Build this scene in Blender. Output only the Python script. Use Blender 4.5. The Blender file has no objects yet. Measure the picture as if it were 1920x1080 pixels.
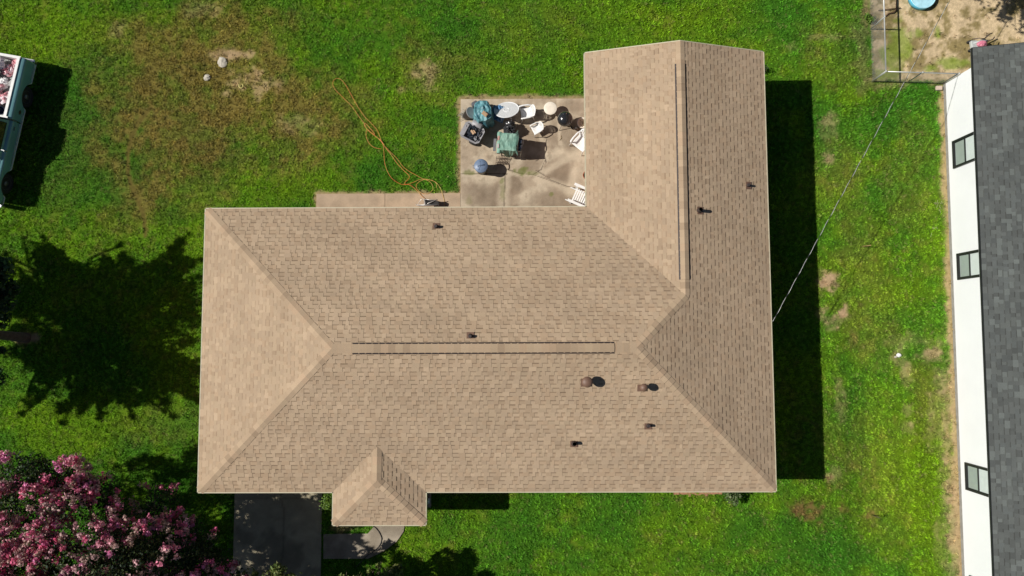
import bpy, math, random
import numpy as np
from mathutils import Vector, Matrix
random.seed(7)
RS = np.random.RandomState(11)
scene = bpy.context.scene
PI = math.pi

# ---------------------------------------------------------------- camera, sky, sun, exposure
CAMH = 26.0
CAM_ROT = (0.072, 0.0077, -0.0033)
FPX = 1360.0
cd = bpy.data.cameras.new('camera')
cam = bpy.data.objects.new('camera', cd)
scene.collection.objects.link(cam)
cam.location = (0, 0, CAMH)
cam.rotation_euler = CAM_ROT
cd.sensor_width = 36.0
cd.lens = 36.0 * FPX / 1920.0
cd.clip_start = 0.1
cd.clip_end = 2000
scene.camera = cam

SUN_EL = math.radians(44.3)
SUN_DIR = Vector((-math.cos(SUN_EL), 0.03 * math.cos(SUN_EL), math.sin(SUN_EL))).normalized()   # towards the sun (west)
world = bpy.data.worlds.new('World')
scene.world = world
world.use_nodes = True
wn = world.node_tree
sky = wn.nodes.new('ShaderNodeTexSky')
sky.sky_type = 'NISHITA'
sky.sun_disc = False
sky.air_density = 0.55
sky.dust_density = 0.6
sky.sun_elevation = SUN_EL
sky.sun_rotation = math.atan2(SUN_DIR.x, SUN_DIR.y)
bg = wn.nodes['Background']
bg.inputs['Strength'].default_value = 0.05
wn.links.new(sky.outputs[0], bg.inputs['Color'])
sl = bpy.data.lights.new('sun', 'SUN')
sl.energy = 5.0
sl.angle = math.radians(0.53)
sl.color = (1.0, 0.955, 0.885)
so = bpy.data.objects.new('sun', sl)
scene.collection.objects.link(so)
so.location = (-20, 0, 30)
so.rotation_euler = SUN_DIR.to_track_quat('Z', 'Y').to_euler()
scene.view_settings.view_transform = 'Standard'
scene.view_settings.look = 'None'
scene.view_settings.exposure = 0.0
scene.view_settings.gamma = 1.0

CAMM = np.array(Matrix.LocRotScale(None, cam.rotation_euler, None).to_3x3())


def at(px, py, z=0.0):
    """world x, y of a point of the photograph at height z"""
    d = CAMM @ np.array([(px - 960) / FPX, -(py - 540) / FPX, -1.0])
    t = (z - CAMH) / d[2]
    return float(d[0] * t), float(d[1] * t)


def at3(px, py, z=0.0):
    x, y = at(px, py, z)
    return (x, y, z)


# ---------------------------------------------------------------- numpy noise
_LAT = RS.rand(8, 256, 256)


def vnoise(x, y, scale, k=0):
    x = np.asarray(x) * scale + 91.7 * (k + 1)
    y = np.asarray(y) * scale + 37.3 * (k + 1)
    xi = np.floor(x).astype(int)
    yi = np.floor(y).astype(int)
    fx = x - xi
    fy = y - yi
    fx = fx * fx * (3 - 2 * fx)
    fy = fy * fy * (3 - 2 * fy)
    L = _LAT[k % 8]
    a = L[xi % 256, yi % 256]
    b = L[(xi + 1) % 256, yi % 256]
    c = L[xi % 256, (yi + 1) % 256]
    d = L[(xi + 1) % 256, (yi + 1) % 256]
    return (a * (1 - fx) + b * fx) * (1 - fy) + (c * (1 - fx) + d * fx) * fy


def fbm(x, y, scale, k=0, octv=4, gain=0.5):
    s = 0
    a = 1.0
    t = 0
    for o in range(octv):
        s = s + a * vnoise(x, y, scale * 2 ** o, k + o)
        t += a
        a *= gain
    return s / t


def sstep(a, b, x):
    t = np.clip((x - a) / (b - a), 0, 1)
    return t * t * (3 - 2 * t)


def lin(c):
    o = []
    for v in c:
        v = v / 255.0
        o.append(v / 12.92 if v <= 0.04045 else ((v + 0.055) / 1.055) ** 2.4)
    return o


def alb(r, g, b, k=1.2):
    """base colour of a level surface seen as r, g, b in full sun"""
    return tuple(min(0.85, v / k) for v in lin((r, g, b)))


# ---------------------------------------------------------------- materials
MATS = {}


def mat(name, col, rough=0.7, metal=0.0, var=0.15, vscale=6.0, bump=0.0, bscale=40.0, attr=None, spec=None, coat=0.0,
        trans=0.0, col2=None, fine=0.0, fscale=120.0):
    if name in MATS:
        return MATS[name]
    m = bpy.data.materials.new(name)
    m.use_nodes = True
    nt = m.node_tree
    N, Lk = nt.nodes, nt.links
    p = N['Principled BSDF']
    p.inputs['Roughness'].default_value = rough
    p.inputs['Metallic'].default_value = metal
    if spec is not None:
        p.inputs['Specular IOR Level'].default_value = spec
    if coat:
        p.inputs['Coat Weight'].default_value = coat
    tc = N.new('ShaderNodeTexCoord')
    nz = N.new('ShaderNodeTexNoise')
    nz.inputs['Scale'].default_value = vscale
    nz.inputs['Detail'].default_value = 5
    Lk.new(tc.outputs['Object'], nz.inputs['Vector'])
    rmp = N.new('ShaderNodeMapRange')
    rmp.inputs['From Min'].default_value = 0.3
    rmp.inputs['From Max'].default_value = 0.7
    rmp.inputs['To Min'].default_value = 1 - var
    rmp.inputs['To Max'].default_value = 1 + var
    Lk.new(nz.outputs['Fac'], rmp.inputs['Value'])
    mul = N.new('ShaderNodeVectorMath')
    mul.operation = 'SCALE'
    if attr:
        a = N.new('ShaderNodeAttribute')
        a.attribute_name = attr
        src = a.outputs['Color']
        if col is not None:
            mm = N.new('ShaderNodeVectorMath')
            mm.operation = 'MULTIPLY'
            mm.inputs[1].default_value = col[:3]
            Lk.new(src, mm.inputs[0])
            src = mm.outputs[0]
        Lk.new(src, mul.inputs[0])
    elif col2 is not None:
        mx = N.new('ShaderNodeMix')
        mx.data_type = 'RGBA'
        mx.inputs['A'].default_value = (*col, 1)
        mx.inputs['B'].default_value = (*col2, 1)
        n2 = N.new('ShaderNodeTexNoise')
        n2.inputs['Scale'].default_value = vscale * 0.6
        n2.inputs['Detail'].default_value = 6
        Lk.new(tc.outputs['Object'], n2.inputs['Vector'])
        r2 = N.new('ShaderNodeMapRange')
        r2.inputs['From Min'].default_value = 0.42
        r2.inputs['From Max'].default_value = 0.6
        Lk.new(n2.outputs['Fac'], r2.inputs['Value'])
        Lk.new(r2.outputs[0], mx.inputs['Factor'])
        Lk.new(mx.outputs['Result'], mul.inputs[0])
    else:
        mul.inputs[0].default_value = col
    Lk.new(rmp.outputs[0], mul.inputs['Scale'])
    out = mul.outputs[0]
    if fine:
        n3 = N.new('ShaderNodeTexNoise')
        n3.inputs['Scale'].default_value = fscale
        n3.inputs['Detail'].default_value = 3
        Lk.new(tc.outputs['Object'], n3.inputs['Vector'])
        r3 = N.new('ShaderNodeMapRange')
        r3.inputs['From Min'].default_value = 0.3
        r3.inputs['From Max'].default_value = 0.7
        r3.inputs['To Min'].default_value = 1 - fine
        r3.inputs['To Max'].default_value = 1 + fine
        Lk.new(n3.outputs['Fac'], r3.inputs['Value'])
        m3 = N.new('ShaderNodeVectorMath')
        m3.operation = 'SCALE'
        Lk.new(out, m3.inputs[0])
        Lk.new(r3.outputs[0], m3.inputs['Scale'])
        out = m3.outputs[0]
    Lk.new(out, p.inputs['Base Color'])
    if trans:
        p.inputs['Subsurface Weight'].default_value = 0.0
        tr = N.new('ShaderNodeBsdfTranslucent')
        Lk.new(out, tr.inputs['Color'])
        ms = N.new('ShaderNodeMixShader')
        ms.inputs['Fac'].default_value = trans
        Lk.new(p.outputs[0], ms.inputs[1])
        Lk.new(tr.outputs[0], ms.inputs[2])
        Lk.new(ms.outputs[0], N['Material Output'].inputs['Surface'])
    if bump:
        nb = N.new('ShaderNodeTexNoise')
        nb.inputs['Scale'].default_value = bscale
        nb.inputs['Detail'].default_value = 5
        Lk.new(tc.outputs['Object'], nb.inputs['Vector'])
        b = N.new('ShaderNodeBump')
        b.inputs['Strength'].default_value = bump
        b.inputs['Distance'].default_value = 0.02
        Lk.new(nb.outputs['Fac'], b.inputs['Height'])
        Lk.new(b.outputs[0], p.inputs['Normal'])
    MATS[name] = m
    return m


# ---------------------------------------------------------------- mesh builder
class MB:
    def __init__(s):
        s.v = []
        s.f = []
        s.c = []          # per-face colour (optional)
        s.smooth = []

    def face(s, pts, col=None, sm=False):
        i = len(s.v)
        s.v += [tuple(p) for p in pts]
        s.f.append(tuple(range(i, i + len(pts))))
        s.c.append(col)
        s.smooth.append(sm)

    def add(s, vs, fs, col=None, sm=False, M=None):
        i = len(s.v)
        if M is not None:
            vs = [M @ Vector(v) for v in vs]
        s.v += [tuple(v) for v in vs]
        for f in fs:
            s.f.append(tuple(i + k for k in f))
            s.c.append(col)
            s.smooth.append(sm)

    def box(s, c, size, rot=0.0, col=None, M=None, tilt=None):
        hx, hy, hz = size[0] / 2, size[1] / 2, size[2] / 2
        R = Matrix.Rotation(rot, 4, 'Z')
        if tilt:
            R = R @ Matrix.Rotation(tilt[0], 4, 'X') @ Matrix.Rotation(tilt[1], 4, 'Y')
        T = Matrix.Translation(c) @ R
        if M is not None:
            T = M @ T
        vs = [T @ Vector((x, y, z)) for z in (-hz, hz) for x, y in ((-hx, -hy), (hx, -hy), (hx, hy), (-hx, hy))]
        s.add(vs, [(3, 2, 1, 0), (4, 5, 6, 7), (0, 1, 5, 4), (1, 2, 6, 5), (2, 3, 7, 6), (3, 0, 4, 7)], col)

    def rbox(s, c, size, b=0.02, rot=0.0, col=None, taper=1.0):
        """box with a chamfered outline and top edge; taper scales the bottom"""
        hx, hy, hz = size[0] / 2, size[1] / 2, size[2] / 2
        T = Matrix.Translation(c) @ Matrix.Rotation(rot, 4, 'Z')

        def ring(hx, hy, b, z):
            return [(hx - b, -hy, z), (hx, -hy + b, z), (hx, hy - b, z), (hx - b, hy, z), (-hx + b, hy, z), (-hx, hy - b, z), (-hx, -hy + b, z), (-hx + b, -hy, z)]
        rs = [ring(hx * taper, hy * taper, b, -hz), ring(hx, hy, b, hz - b), ring(hx - b * .6, hy - b * .6, b, hz)]
        vs = [T @ Vector(p) for r in rs for p in r]
        fs = [tuple(range(7, -1, -1)), tuple(range(16, 24))]
        for k in range(2):
            for i in range(8):
                j = (i + 1) % 8
                fs.append((k * 8 + i, k * 8 + j, k * 8 + 8 + j, k * 8 + 8 + i))
        s.add(vs, fs, col)

    def cyl(s, p0, p1, r0, r1=None, n=10, caps=True, col=None, sm=True):
        r1 = r0 if r1 is None else r1
        p0 = Vector(p0)
        p1 = Vector(p1)
        d = (p1 - p0)
        if d.length < 1e-6:
            return
        d.normalize()
        a = d.orthogonal().normalized()
        b = d.cross(a)
        i = len(s.v)
        for p, r in ((p0, r0), (p1, r1)):
            for k in range(n):
                t = 2 * PI * k / n
                s.v.append(tuple(p + a * (r * math.cos(t)) + b * (r * math.sin(t))))
        for k in range(n):
            j = (k + 1) % n
            s.f.append((i + k, i + j, i + n + j, i + n + k))
            s.c.append(col)
            s.smooth.append(sm)
        if caps:
            s.f.append(tuple(i + n - 1 - k for k in range(n)))
            s.f.append(tuple(i + n + k for k in range(n)))
            s.c += [col, col]
            s.smooth += [False, False]

    def tube(s, pts, r, n=6, col=None, closed=False, taper=None):
        P = [Vector(p) for p in pts]
        m = len(P)
        i0 = len(s.v)
        prev = None
        for k, p in enumerate(P):
            if closed:
                d = P[(k + 1) % m] - P[k - 1]
            else:
                d = P[min(k + 1, m - 1)] - P[max(k - 1, 0)]
            d.normalize()
            if prev is None:
                a = d.orthogonal().normalized()
            else:
                a = (prev - d * prev.dot(d))
                a = a.normalized() if a.length > 1e-6 else d.orthogonal().normalized()
            prev = a
            b = d.cross(a)
            rr = r if taper is None else r + (taper - r) * k / (m - 1)
            for q in range(n):
                t = 2 * PI * q / n
                s.v.append(tuple(p + a * (rr * math.cos(t)) + b * (rr * math.sin(t))))
        for k in range(m if closed else m - 1):
            k2 = (k + 1) % m
            for q in range(n):
                q2 = (q + 1) % n
                s.f.append((i0 + k * n + q, i0 + k * n + q2, i0 + k2 * n + q2, i0 + k2 * n + q))
                s.c.append(col)
                s.smooth.append(True)
        if not closed:
            s.f.append(tuple(i0 + n - 1 - q for q in range(n)))
            s.f.append(tuple(i0 + (m - 1) * n + q for q in range(n)))
            s.c += [col, col]
            s.smooth += [False, False]

    def lathe(s, prof, n=24, c=(0, 0, 0), col=None, M=None, sm=True, wob=0.0):
        i0 = len(s.v)
        T = Matrix.Translation(c)
        if M is not None:
            T = T @ M
        for r, z in prof:
            for k in range(n):
                t = 2 * PI * k / n
                rr = r * (1 + wob * math.sin(3 * t + z * 9) + wob * .6 * math.sin(7 * t))
                s.v.append(tuple(T @ Vector((rr * math.cos(t), rr * math.sin(t), z))))
        for a in range(len(prof) - 1):
            for k in range(n):
                j = (k + 1) % n
                s.f.append((i0 + a * n + k, i0 + a * n + j, i0 + (a + 1) * n + j, i0 + (a + 1) * n + k))
                s.c.append(col)
                s.smooth.append(sm)
        if prof[0][0] > 1e-4:
            s.f.append(tuple(i0 + n - 1 - k for k in range(n)))
            s.c.append(col)
            s.smooth.append(False)
        if prof[-1][0] > 1e-4:
            b = i0 + (len(prof) - 1) * n
            s.f.append(tuple(b + k for k in range(n)))
            s.c.append(col)
            s.smooth.append(False)

    def grid(s, fn, nu, nv, col=None, sm=True):
        i0 = len(s.v)
        for a in range(nu + 1):
            for b in range(nv + 1):
                s.v.append(tuple(fn(a / nu, b / nv)))
        for a in range(nu):
            for b in range(nv):
                i = i0 + a * (nv + 1) + b
                s.f.append((i, i + nv + 1, i + nv + 2, i + 1))
                s.c.append(col)
                s.smooth.append(sm)

    def prism(s, poly, z0, z1, col=None):
        n = len(poly)
        i = len(s.v)
        s.v += [(p[0], p[1], z0) for p in poly] + [(p[0], p[1], z1) for p in poly]
        s.f.append(tuple(i + n - 1 - k for k in range(n)))
        s.f.append(tuple(i + n + k for k in range(n)))
        s.c += [col, col]
        s.smooth += [False, False]
        for k in range(n):
            j = (k + 1) % n
            s.f.append((i + k, i + j, i + n + j, i + n + k))
            s.c.append(col)
            s.smooth.append(False)

    def mesh(s, name):
        me = bpy.data.meshes.new(name)
        me.from_pydata(s.v, [], s.f)
        if any(s.smooth):
            me.polygons.foreach_set('use_smooth', s.smooth)
        if any(c is not None for c in s.c):
            at_ = me.color_attributes.new('tone', 'FLOAT_COLOR', 'CORNER')
            buf = []
            for f, c in zip(s.f, s.c):
                c = c or (1, 1, 1)
                if isinstance(c, (int, float)):
                    c = (c, c, c)
                buf += [c[0], c[1], c[2], 1.0] * len(f)
            at_.data.foreach_set('color', buf)
        me.update()
        return me


def obj(name, mb, m, parent=None, label=None, world_coords=False):
    me = mb.mesh(name) if isinstance(mb, MB) else mb
    o = bpy.data.objects.new(name, me)
    scene.collection.objects.link(o)
    if m is not None and len(me.materials) == 0:
        me.materials.append(m)
    if parent is not None:
        o.parent = parent
        if world_coords:
            q = parent
            off = Vector((0, 0, 0))
            while q is not None:
                off += Vector(q.location)
                q = q.parent
            o.location = -off
    if label:
        o['label'] = label
    return o


def thing(name, label, cat, loc=(0, 0, 0), rz=0.0, group=None):
    o = bpy.data.objects.new(name, None)
    o.empty_display_size = 0.3
    scene.collection.objects.link(o)
    o.location = loc
    o.rotation_euler = (0, 0, rz)
    o['label'] = label
    o['category'] = cat
    if group:
        o['group'] = group
    return o


def tag(o, label, cat, group=None):
    o['label'] = label
    o['category'] = cat
    if group:
        o['group'] = group
    return o


def struct(o):
    o['kind'] = 'structure'
    return o


def copy_tree(o, parent=None):
    c = o.copy()
    scene.collection.objects.link(c)
    if parent is not None:
        c.parent = parent
    for ch in list(o.children):
        copy_tree(ch, c)
    return c


# ---------------------------------------------------------------- house dimensions (shared)
HX0, HX1, HY0, HY1 = -10.21, 8.17, -4.80, 4.336
WX, WN = 2.267, 9.50
EH, PT = 2.53, 0.315
PX0, PX1, PY = -5.89, -2.94, -5.83
D2 = (HY1 - HY0) / 2
HW = (HX1 - WX) / 2
RY = (HY0 + HY1) / 2
RX = (HX1 + WX) / 2
JY = RY + (D2 - HW)
OV = 0.48
NWX0, NWX1 = 15.60, 15.42           # neighbour wall at y=+9.3 and y=-12


def nwall_x(y):
    return NWX1 + (NWX0 - NWX1) * (y + 12) / 21.3


# slabs
PAT_X0, PAT_Y1 = at(864, 187)
STR_X0, STR_Y1 = at(594, 364)
WALK = [at(*q) for q in ((607, 1047), (690, 1047), (708, 1039), (726, 1029), (745, 1014), (757, 996), (761, 970), (700, 970), (702, 986), (690, 1000), (607, 1001))]
DRV_X0, DRV_X1 = at(440, 950)[0], at(603, 1000)[0]

# ---------------------------------------------------------------- ground colour field
G_BASE = np.array(alb(74, 116, 25, 0.50))
G_YEL = np.array(alb(106, 136, 18, 0.52))
G_DARK = np.array(alb(54, 106, 24, 0.53))
G_BROWN = np.array(alb(130, 116, 58, 0.60))
G_TAN = np.array(alb(176, 150, 116, 1.0))
G_RED = np.array(alb(132, 100, 66, 0.9))
G_SAND = np.array(alb(206, 184, 148, 1.08))
G_ORANGE = np.array(alb(174, 148, 112, 1.0))


def blob(x, y, px, py, rx, ry, rough=0.5, k=0, sc=1.2):
    cx, cy = at(px, py)
    d = np.sqrt(((x - cx) / (rx / 51.0)) ** 2 + ((y - cy) / (ry / 51.0)) ** 2)
    n = (fbm(x, y, sc, k, 4, 0.65) - 0.5) * 2
    return sstep(1.25, 0.55, d + n * rough)


def rect(x, y, px0, py0, px1, py1, soft=0.12, rough=0.4, k=0):
    x0, y1 = at(px0, py0)
    x1, y0 = at(px1, py1)
    n = (fbm(x, y, 3.0, k, 3, 0.6) - 0.5) * rough
    return sstep(-soft, soft, x - x0 + n) * sstep(-soft, soft, x1 - x + n) * sstep(-soft, soft, y - y0 + n) * sstep(-soft, soft, y1 - y + n)


def seg_dist(x, y, pts):
    d = np.full(np.shape(x), 1e9)
    for (a, b) in zip(pts[:-1], pts[1:]):
        ax, ay = at(*a)
        bx, by = at(*b)
        L = (bx - ax) ** 2 + (by - ay) ** 2
        t = np.clip(((x - ax) * (bx - ax) + (y - ay) * (by - ay)) / L, 0, 1)
        d = np.minimum(d, np.hypot(x - ax - t * (bx - ax), y - ay - t * (by - ay)))
    return d


BROWNS = [(330, 150, 150, 110, .8), (320, 290, 110, 90, .95), (530, 230, 130, 80, .95), (430, 60, 150, 60, .85), (470, 150, 110, 70, 1.0),
          (660, 215, 60, 60, .55), (240, 60, 60, 30, .45), (150, 110, 40, 30, .35), (370, 200, 110, 100, .8), (240, 410, 70, 30, .4), (120, 290, 60, 110, .25),
          (1620, 530, 50, 130, .35), (1580, 320, 60, 60, .35), (1640, 640, 40, 50, .35), (1740, 740, 40, 60, .45), (1580, 820, 40, 60, .25),
          (1700, 330, 50, 80, .35), (820, 130, 70, 60, .5), (1560, 100, 60, 60, .3), (1000, 60, 100, 40, .2), (1640, 900, 50, 120, .3), (300, 800, 90, 30, .3)]
TANS = [(472, 155, 42, 28, .75), (437, 104, 34, 11, .9), (417, 102, 12, 16, .7), (800, 135, 26, 22, .7), (786, 168, 30, 10, .5), (375, 20, 36, 16, .4), (550, 235, 40, 20, .45), (220, 60, 22, 14, .4),
        (1549, 526, 17, 19, 1.0), (1562, 596, 26, 17, 1.0), (1555, 300, 11, 24, .8), (1552, 236, 18, 22, .6), (1566, 885, 16, 16, .9),
        (1700, 770, 12, 12, .8), (1706, 797, 10, 12, .7), (1703, 700, 14, 20, .6), (1760, 760, 20, 80, .6), (1775, 870, 14, 110, .6), (1745, 665, 22, 12, .7),
        (1792, 1000, 14, 120, .75), (1770, 1010, 16, 40, .5), (1575, 740, 10, 40, .5), (1480, 85, 10, 10, .5), (1555, 70, 40, 6, .4), (1720, 640, 60, 14, .4), (1684, 672, 14, 14, .6)]
REDS = [(1535, 958, 40, 20, .8), (1505, 948, 22, 20, .4), (1640, 962, 17, 20, .7), (1570, 905, 16, 14, .7), (1560, 165, 16, 10, .3), (1600, 640, 12, 16, .5), (1500, 900, 12, 8, .5)]
YELS = [(60, 70, 160, 60, .8), (1730, 880, 60, 190, .85), (1710, 930, 60, 120, .6), (130, 800, 130, 60, .8), (1000, 120, 220, 70, .35), (1240, 40, 160, 40, .5),
        (480, 370, 90, 40, .5), (1590, 150, 80, 60, .4), (560, 340, 60, 30, .4), (740, 210, 60, 50, .4), (1650, 780, 40, 100, .35), (1100, 20, 120, 30, .5)]
DARKS = [(180, 260, 90, 110, .7), (760, 320, 110, 50, .5), (700, 60, 120, 50, .45), (1500, 1010, 130, 60, .6), (1560, 830, 60, 110, .5), (900, 980, 150, 50, .2), (540, 10, 40, 20, .6), (1450, 30, 80, 40, .4), (1680, 370, 50, 60, .3)]


def ground(x, y):
    """returns colour (n,3) and bareness (n,)"""
    n1 = fbm(x, y, 0.22, 0, 3)
    n2 = fbm(x, y, 1.1, 3, 4, 0.6)
    n3 = fbm(x, y, 3.5, 5, 3, 0.6)
    col = np.ones(np.shape(x) + (3,)) * G_BASE
    bare = np.zeros(np.shape(x))

    def mixin(c, w, b=0.0):
        nonlocal col, bare
        w = np.clip(w, 0, 1)
        col = col * (1 - w[..., None]) + np.asarray(c) * w[..., None]
        bare = np.maximum(bare * (1 - w * (1 if b == 0 else 0)), w * b)
    mixin(G_YEL, sstep(0.5, 0.68, n1) * 0.45)
    mixin(G_DARK, sstep(0.5, 0.34, n1) * 0.5)
    mixin(G_YEL, sstep(0.5, 0.75, n2) * 0.5)
    mixin(G_DARK, sstep(0.5, 0.3, n2) * 0.5)
    for i, (a, b, c, d, w) in enumerate(YELS):
        mixin(G_YEL, blob(x, y, a, b, c, d, .7, i) * w * 0.8)
    for i, (a, b, c, d, w) in enumerate(DARKS):
        mixin(G_DARK, blob(x, y, a, b, c, d, .7, i + 2) * w * 0.8)
    patch = 0.5 + 0.8 * sstep(0.35, 0.65, fbm(x, y, 1.9, 4, 4, 0.7))
    for i, (a, b, c, d, w) in enumerate(BROWNS):
        mixin(G_BROWN, blob(x, y, a, b, c * 1.15, d * 1.15, .8, i + 1, 0.8) * w * patch * 0.70, 0.10)
    mixin(G_BROWN, sstep(0.55, 0.75, n3) * 0.35 * sstep(.45, .65, n1 * .5 + n2 * .5), 0.1)
    for i, (a, b, c, d, w) in enumerate(TANS):
        mixin(G_TAN, blob(x, y, a, b, c * 1.1, d * 1.1, 1.2, i, 2.4) * w * (.45 + .55 * sstep(.38, .58, n3)), 0.85)
    for i, (a, b, c, d, w) in enumerate(REDS):
        mixin(G_RED, blob(x, y, a, b, c, d, 1.3, i + 3, 3.0) * w * (0.25 + .75 * sstep(.42, .6, n3)), 0.55)
    # tyre rut worn into the lawn
    rut = seg_dist(x, y, [(285, 198), (262, 225), (246, 258), (239, 290), (240, 330), (252, 360), (268, 400), (274, 440)])
    mixin(G_BROWN * 0.3, sstep(0.15, 0.06, rut + (n3 - .5) * .10) * 0.95, 1.0)
    rut2 = seg_dist(x, y, [(345, 260), (320, 285), (300, 315), (292, 340)])
    mixin(G_BROWN * 0.4, sstep(0.08, 0.02, rut2 + (n3 - .5) * .12) * 0.7, 0.8)
    for L in ([(432, 40), (470, 15), (500, -5)], [(1603, 700), (1596, 760), (1588, 820), (1590, 880)], [(1618, 690), (1618, 830), (1612, 960)]):
        mixin(G_DARK * 0.5, sstep(0.06, 0.02, seg_dist(x, y, L) + (n3 - .5) * .1) * 0.4, 0.2)
    # dirt strips beside slabs and walls
    xs, ys = PAT_X0, PAT_Y1
    n = (n3 - 0.5) * 0.3
    e = np.maximum(np.maximum(xs - x, x - 3.0), np.maximum(y - ys, 4.0 - y))
    mixin(G_TAN * 0.8, sstep(0.20, 0.06, e + n) * 0.9, 0.9)
    e = np.maximum(np.maximum(STR_X0 - x, x - xs), np.maximum(y - STR_Y1, 4.0 - y))
    mixin(G_TAN * 0.85, sstep(0.13, 0.03, e + n) * 0.9, 0.9)
    e = np.maximum(np.maximum(-2.9 - x, x - 7.0), np.abs(y + 4.9) - 0.0)
    mixin(G_TAN * 0.8, sstep(0.42, 0.15, e + n) * 0.8, 0.8)
    dx = nwall_x(y) - x
    wdt = 0.20 + 0.40 * (fbm(y, y * 0 + 3, 0.8, 1, 3) - .5)
    mixin(G_ORANGE, sstep(wdt + .12, wdt - .10, dx + n) * sstep(9.6, 9.0, y) * 0.9, 0.92)
    # the neighbour's sandy yard behind the chain link fence
    fx0, fy0 = at(1636, 153)
    inside = sstep(-0.05, 0.08, x - fx0 - .02 + n * .4) * sstep(-0.05, 0.08, y - fy0 + n * .4)
    cl = fbm(x, y, 2.6, 2, 4, 0.7)
    mixin(G_SAND, inside, 0.97)
    mixin(np.array(alb(138, 124, 76)), inside * sstep(0.44, 0.62, cl) * 0.85, 0.6)
    gpat = np.zeros(np.shape(x))
    for i, (a, b, c, d) in enumerate([(1685, 75, 24, 48), (1672, 108, 22, 26), (1700, 88, 12, 22), (1759, 62, 6, 12), (1748, 128, 14, 9), (1722, 62, 8, 8), (1790, 118, 40, 12), (1650, 140, 40, 10)]):
        gpat = np.maximum(gpat, blob(x, y, a, b, c, d, .8, i, 2.5))
    mixin(G_BASE * 0.5 + G_BROWN * .35, inside * gpat * 0.8, 0.35)
    # outside foot of the fence
    mixin(G_TAN * .9, rect(x, y, 1617, -60, 1634, 150, .12, .5, 2) * 0.75 * sstep(.3, .5, n2), 0.85)
    mixin(G_TAN * .85, rect(x, y, 1640, 152, 1770, 166, .12, .5, 4) * 0.7 * sstep(.35, .55, n2), 0.8)
    mixin(G_TAN * .8, rect(x, y, 1600, 30, 1640, 170, .2, .9, 5) * 0.4, 0.5)
    mixin(G_ORANGE, blob(x, y, 50, 634, 24, 15, .6, 3, 4.0), 0.95)
    mixin(G_TAN, blob(x, y, 640, 990, 30, 8, .7, 3, 4.0) * .7, 0.7)
    # fine grain
    g = 0.80 + 0.40 * fbm(x, y, 7.0, 6, 3, .7)
    # mowing streaks on the side lawn and faint ones elsewhere
    st = vnoise(x, y * 0.05, 2.2, 7) - .5
    g = g * (1 + st * (.22 * sstep(7.5, 9.0, x) + .06))
    col = col * g[..., None]
    return col, np.clip(bare, 0, 1)


def axis(lo, hi, step, outs):
    mid = np.arange(lo, hi + step / 2, step)
    return np.concatenate([[-o for o in outs[::-1]], mid, outs])


gx = axis(-21.0, 20.4, 0.075, [24, 30, 45, 80, 150, 400, 900])
gy = axis(-10.0, 14.6, 0.075, [18, 24, 40, 80, 150, 400, 900])
GX, GY = np.meshgrid(gx, gy, indexing='ij')
GC, GB = ground(GX, GY)
far = (GX < -21.05) | (GX > 20.5) | (GY < -10.05) | (GY > 14.7)
GC[far] = G_BASE * .75
GB[far] = 1.0
GZ = (fbm(GX, GY, 0.9, 2, 3) - 0.5) * 0.03 - 0.01
nx, ny = GX.shape
co = np.stack([GX.ravel(), GY.ravel(), GZ.ravel()], 1)
idx = np.arange(nx * ny).reshape(nx, ny)
quads = np.stack([idx[:-1, :-1].ravel(), idx[1:, :-1].ravel(), idx[1:, 1:].ravel(), idx[:-1, 1:].ravel()], 1)


def np_mesh(name, co, quads, col=None, smooth=True):
    me = bpy.data.meshes.new(name)
    me.vertices.add(len(co))
    me.vertices.foreach_set('co', co.astype(np.float32).ravel())
    k = quads.shape[1]
    me.loops.add(quads.size)
    me.loops.foreach_set('vertex_index', quads.astype(np.int32).ravel())
    me.polygons.add(len(quads))
    me.polygons.foreach_set('loop_start', np.arange(0, quads.size, k, dtype=np.int32))
    me.polygons.foreach_set('loop_total', np.full(len(quads), k, dtype=np.int32))
    me.polygons.foreach_set('use_smooth', np.full(len(quads), smooth))
    me.update(calc_edges=True)
    if col is not None:
        a = me.color_attributes.new('tone', 'FLOAT_COLOR', 'POINT')
        cc = np.ones((len(co), 4), dtype=np.float32)
        cc[:, :3] = col
        a.data.foreach_set('color', cc.ravel())
    return me


gcol = GC.reshape(-1, 3)
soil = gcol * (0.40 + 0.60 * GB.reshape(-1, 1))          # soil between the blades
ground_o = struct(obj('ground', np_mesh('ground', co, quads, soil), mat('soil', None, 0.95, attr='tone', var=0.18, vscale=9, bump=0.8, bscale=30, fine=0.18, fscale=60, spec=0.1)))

# ---------------------------------------------------------------- grass (real tufts on the lawn)


def tuft_mesh(k):
    r = random.Random(100 + k)
    vs, fs = [], []
    nb = 13
    for b in range(nb):
        a = r.uniform(0, 2 * PI)
        rad = r.uniform(0, 0.045)
        bx, by = rad * math.cos(a), rad * math.sin(a)
        a2 = a + r.uniform(-1.0, 1.0)
        L = r.uniform(0.035, 0.085)
        w = r.uniform(0.0045, 0.009)
        le = r.uniform(0.5, 1.25)
        dx, dy = math.cos(a2), math.sin(a2)
        px, py = -dy * w, dx * w
        h1 = L * 0.55 * math.cos(le * 0.6)
        o1 = L * 0.55 * math.sin(le * 0.6)
        h2 = h1 + L * 0.45 * math.cos(le * 1.15)
        o2 = o1 + L * 0.45 * math.sin(le * 1.15)
        i = len(vs)
        vs += [(bx - px, by - py, 0), (bx + px, by + py, 0), (bx + dx * o1 + px * .8, by + dy * o1 + py * .8, h1), (bx + dx * o1 - px * .8, by + dy * o1 - py * .8, h1), (bx + dx * o2, by + dy * o2, h2)]
        fs += [(i, i + 1, i + 2, i + 3), (i + 3, i + 2, i + 4)]
    me = bpy.data.meshes.new('tuft')
    me.from_pydata(vs, [], fs)
    me.update()
    return me


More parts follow.
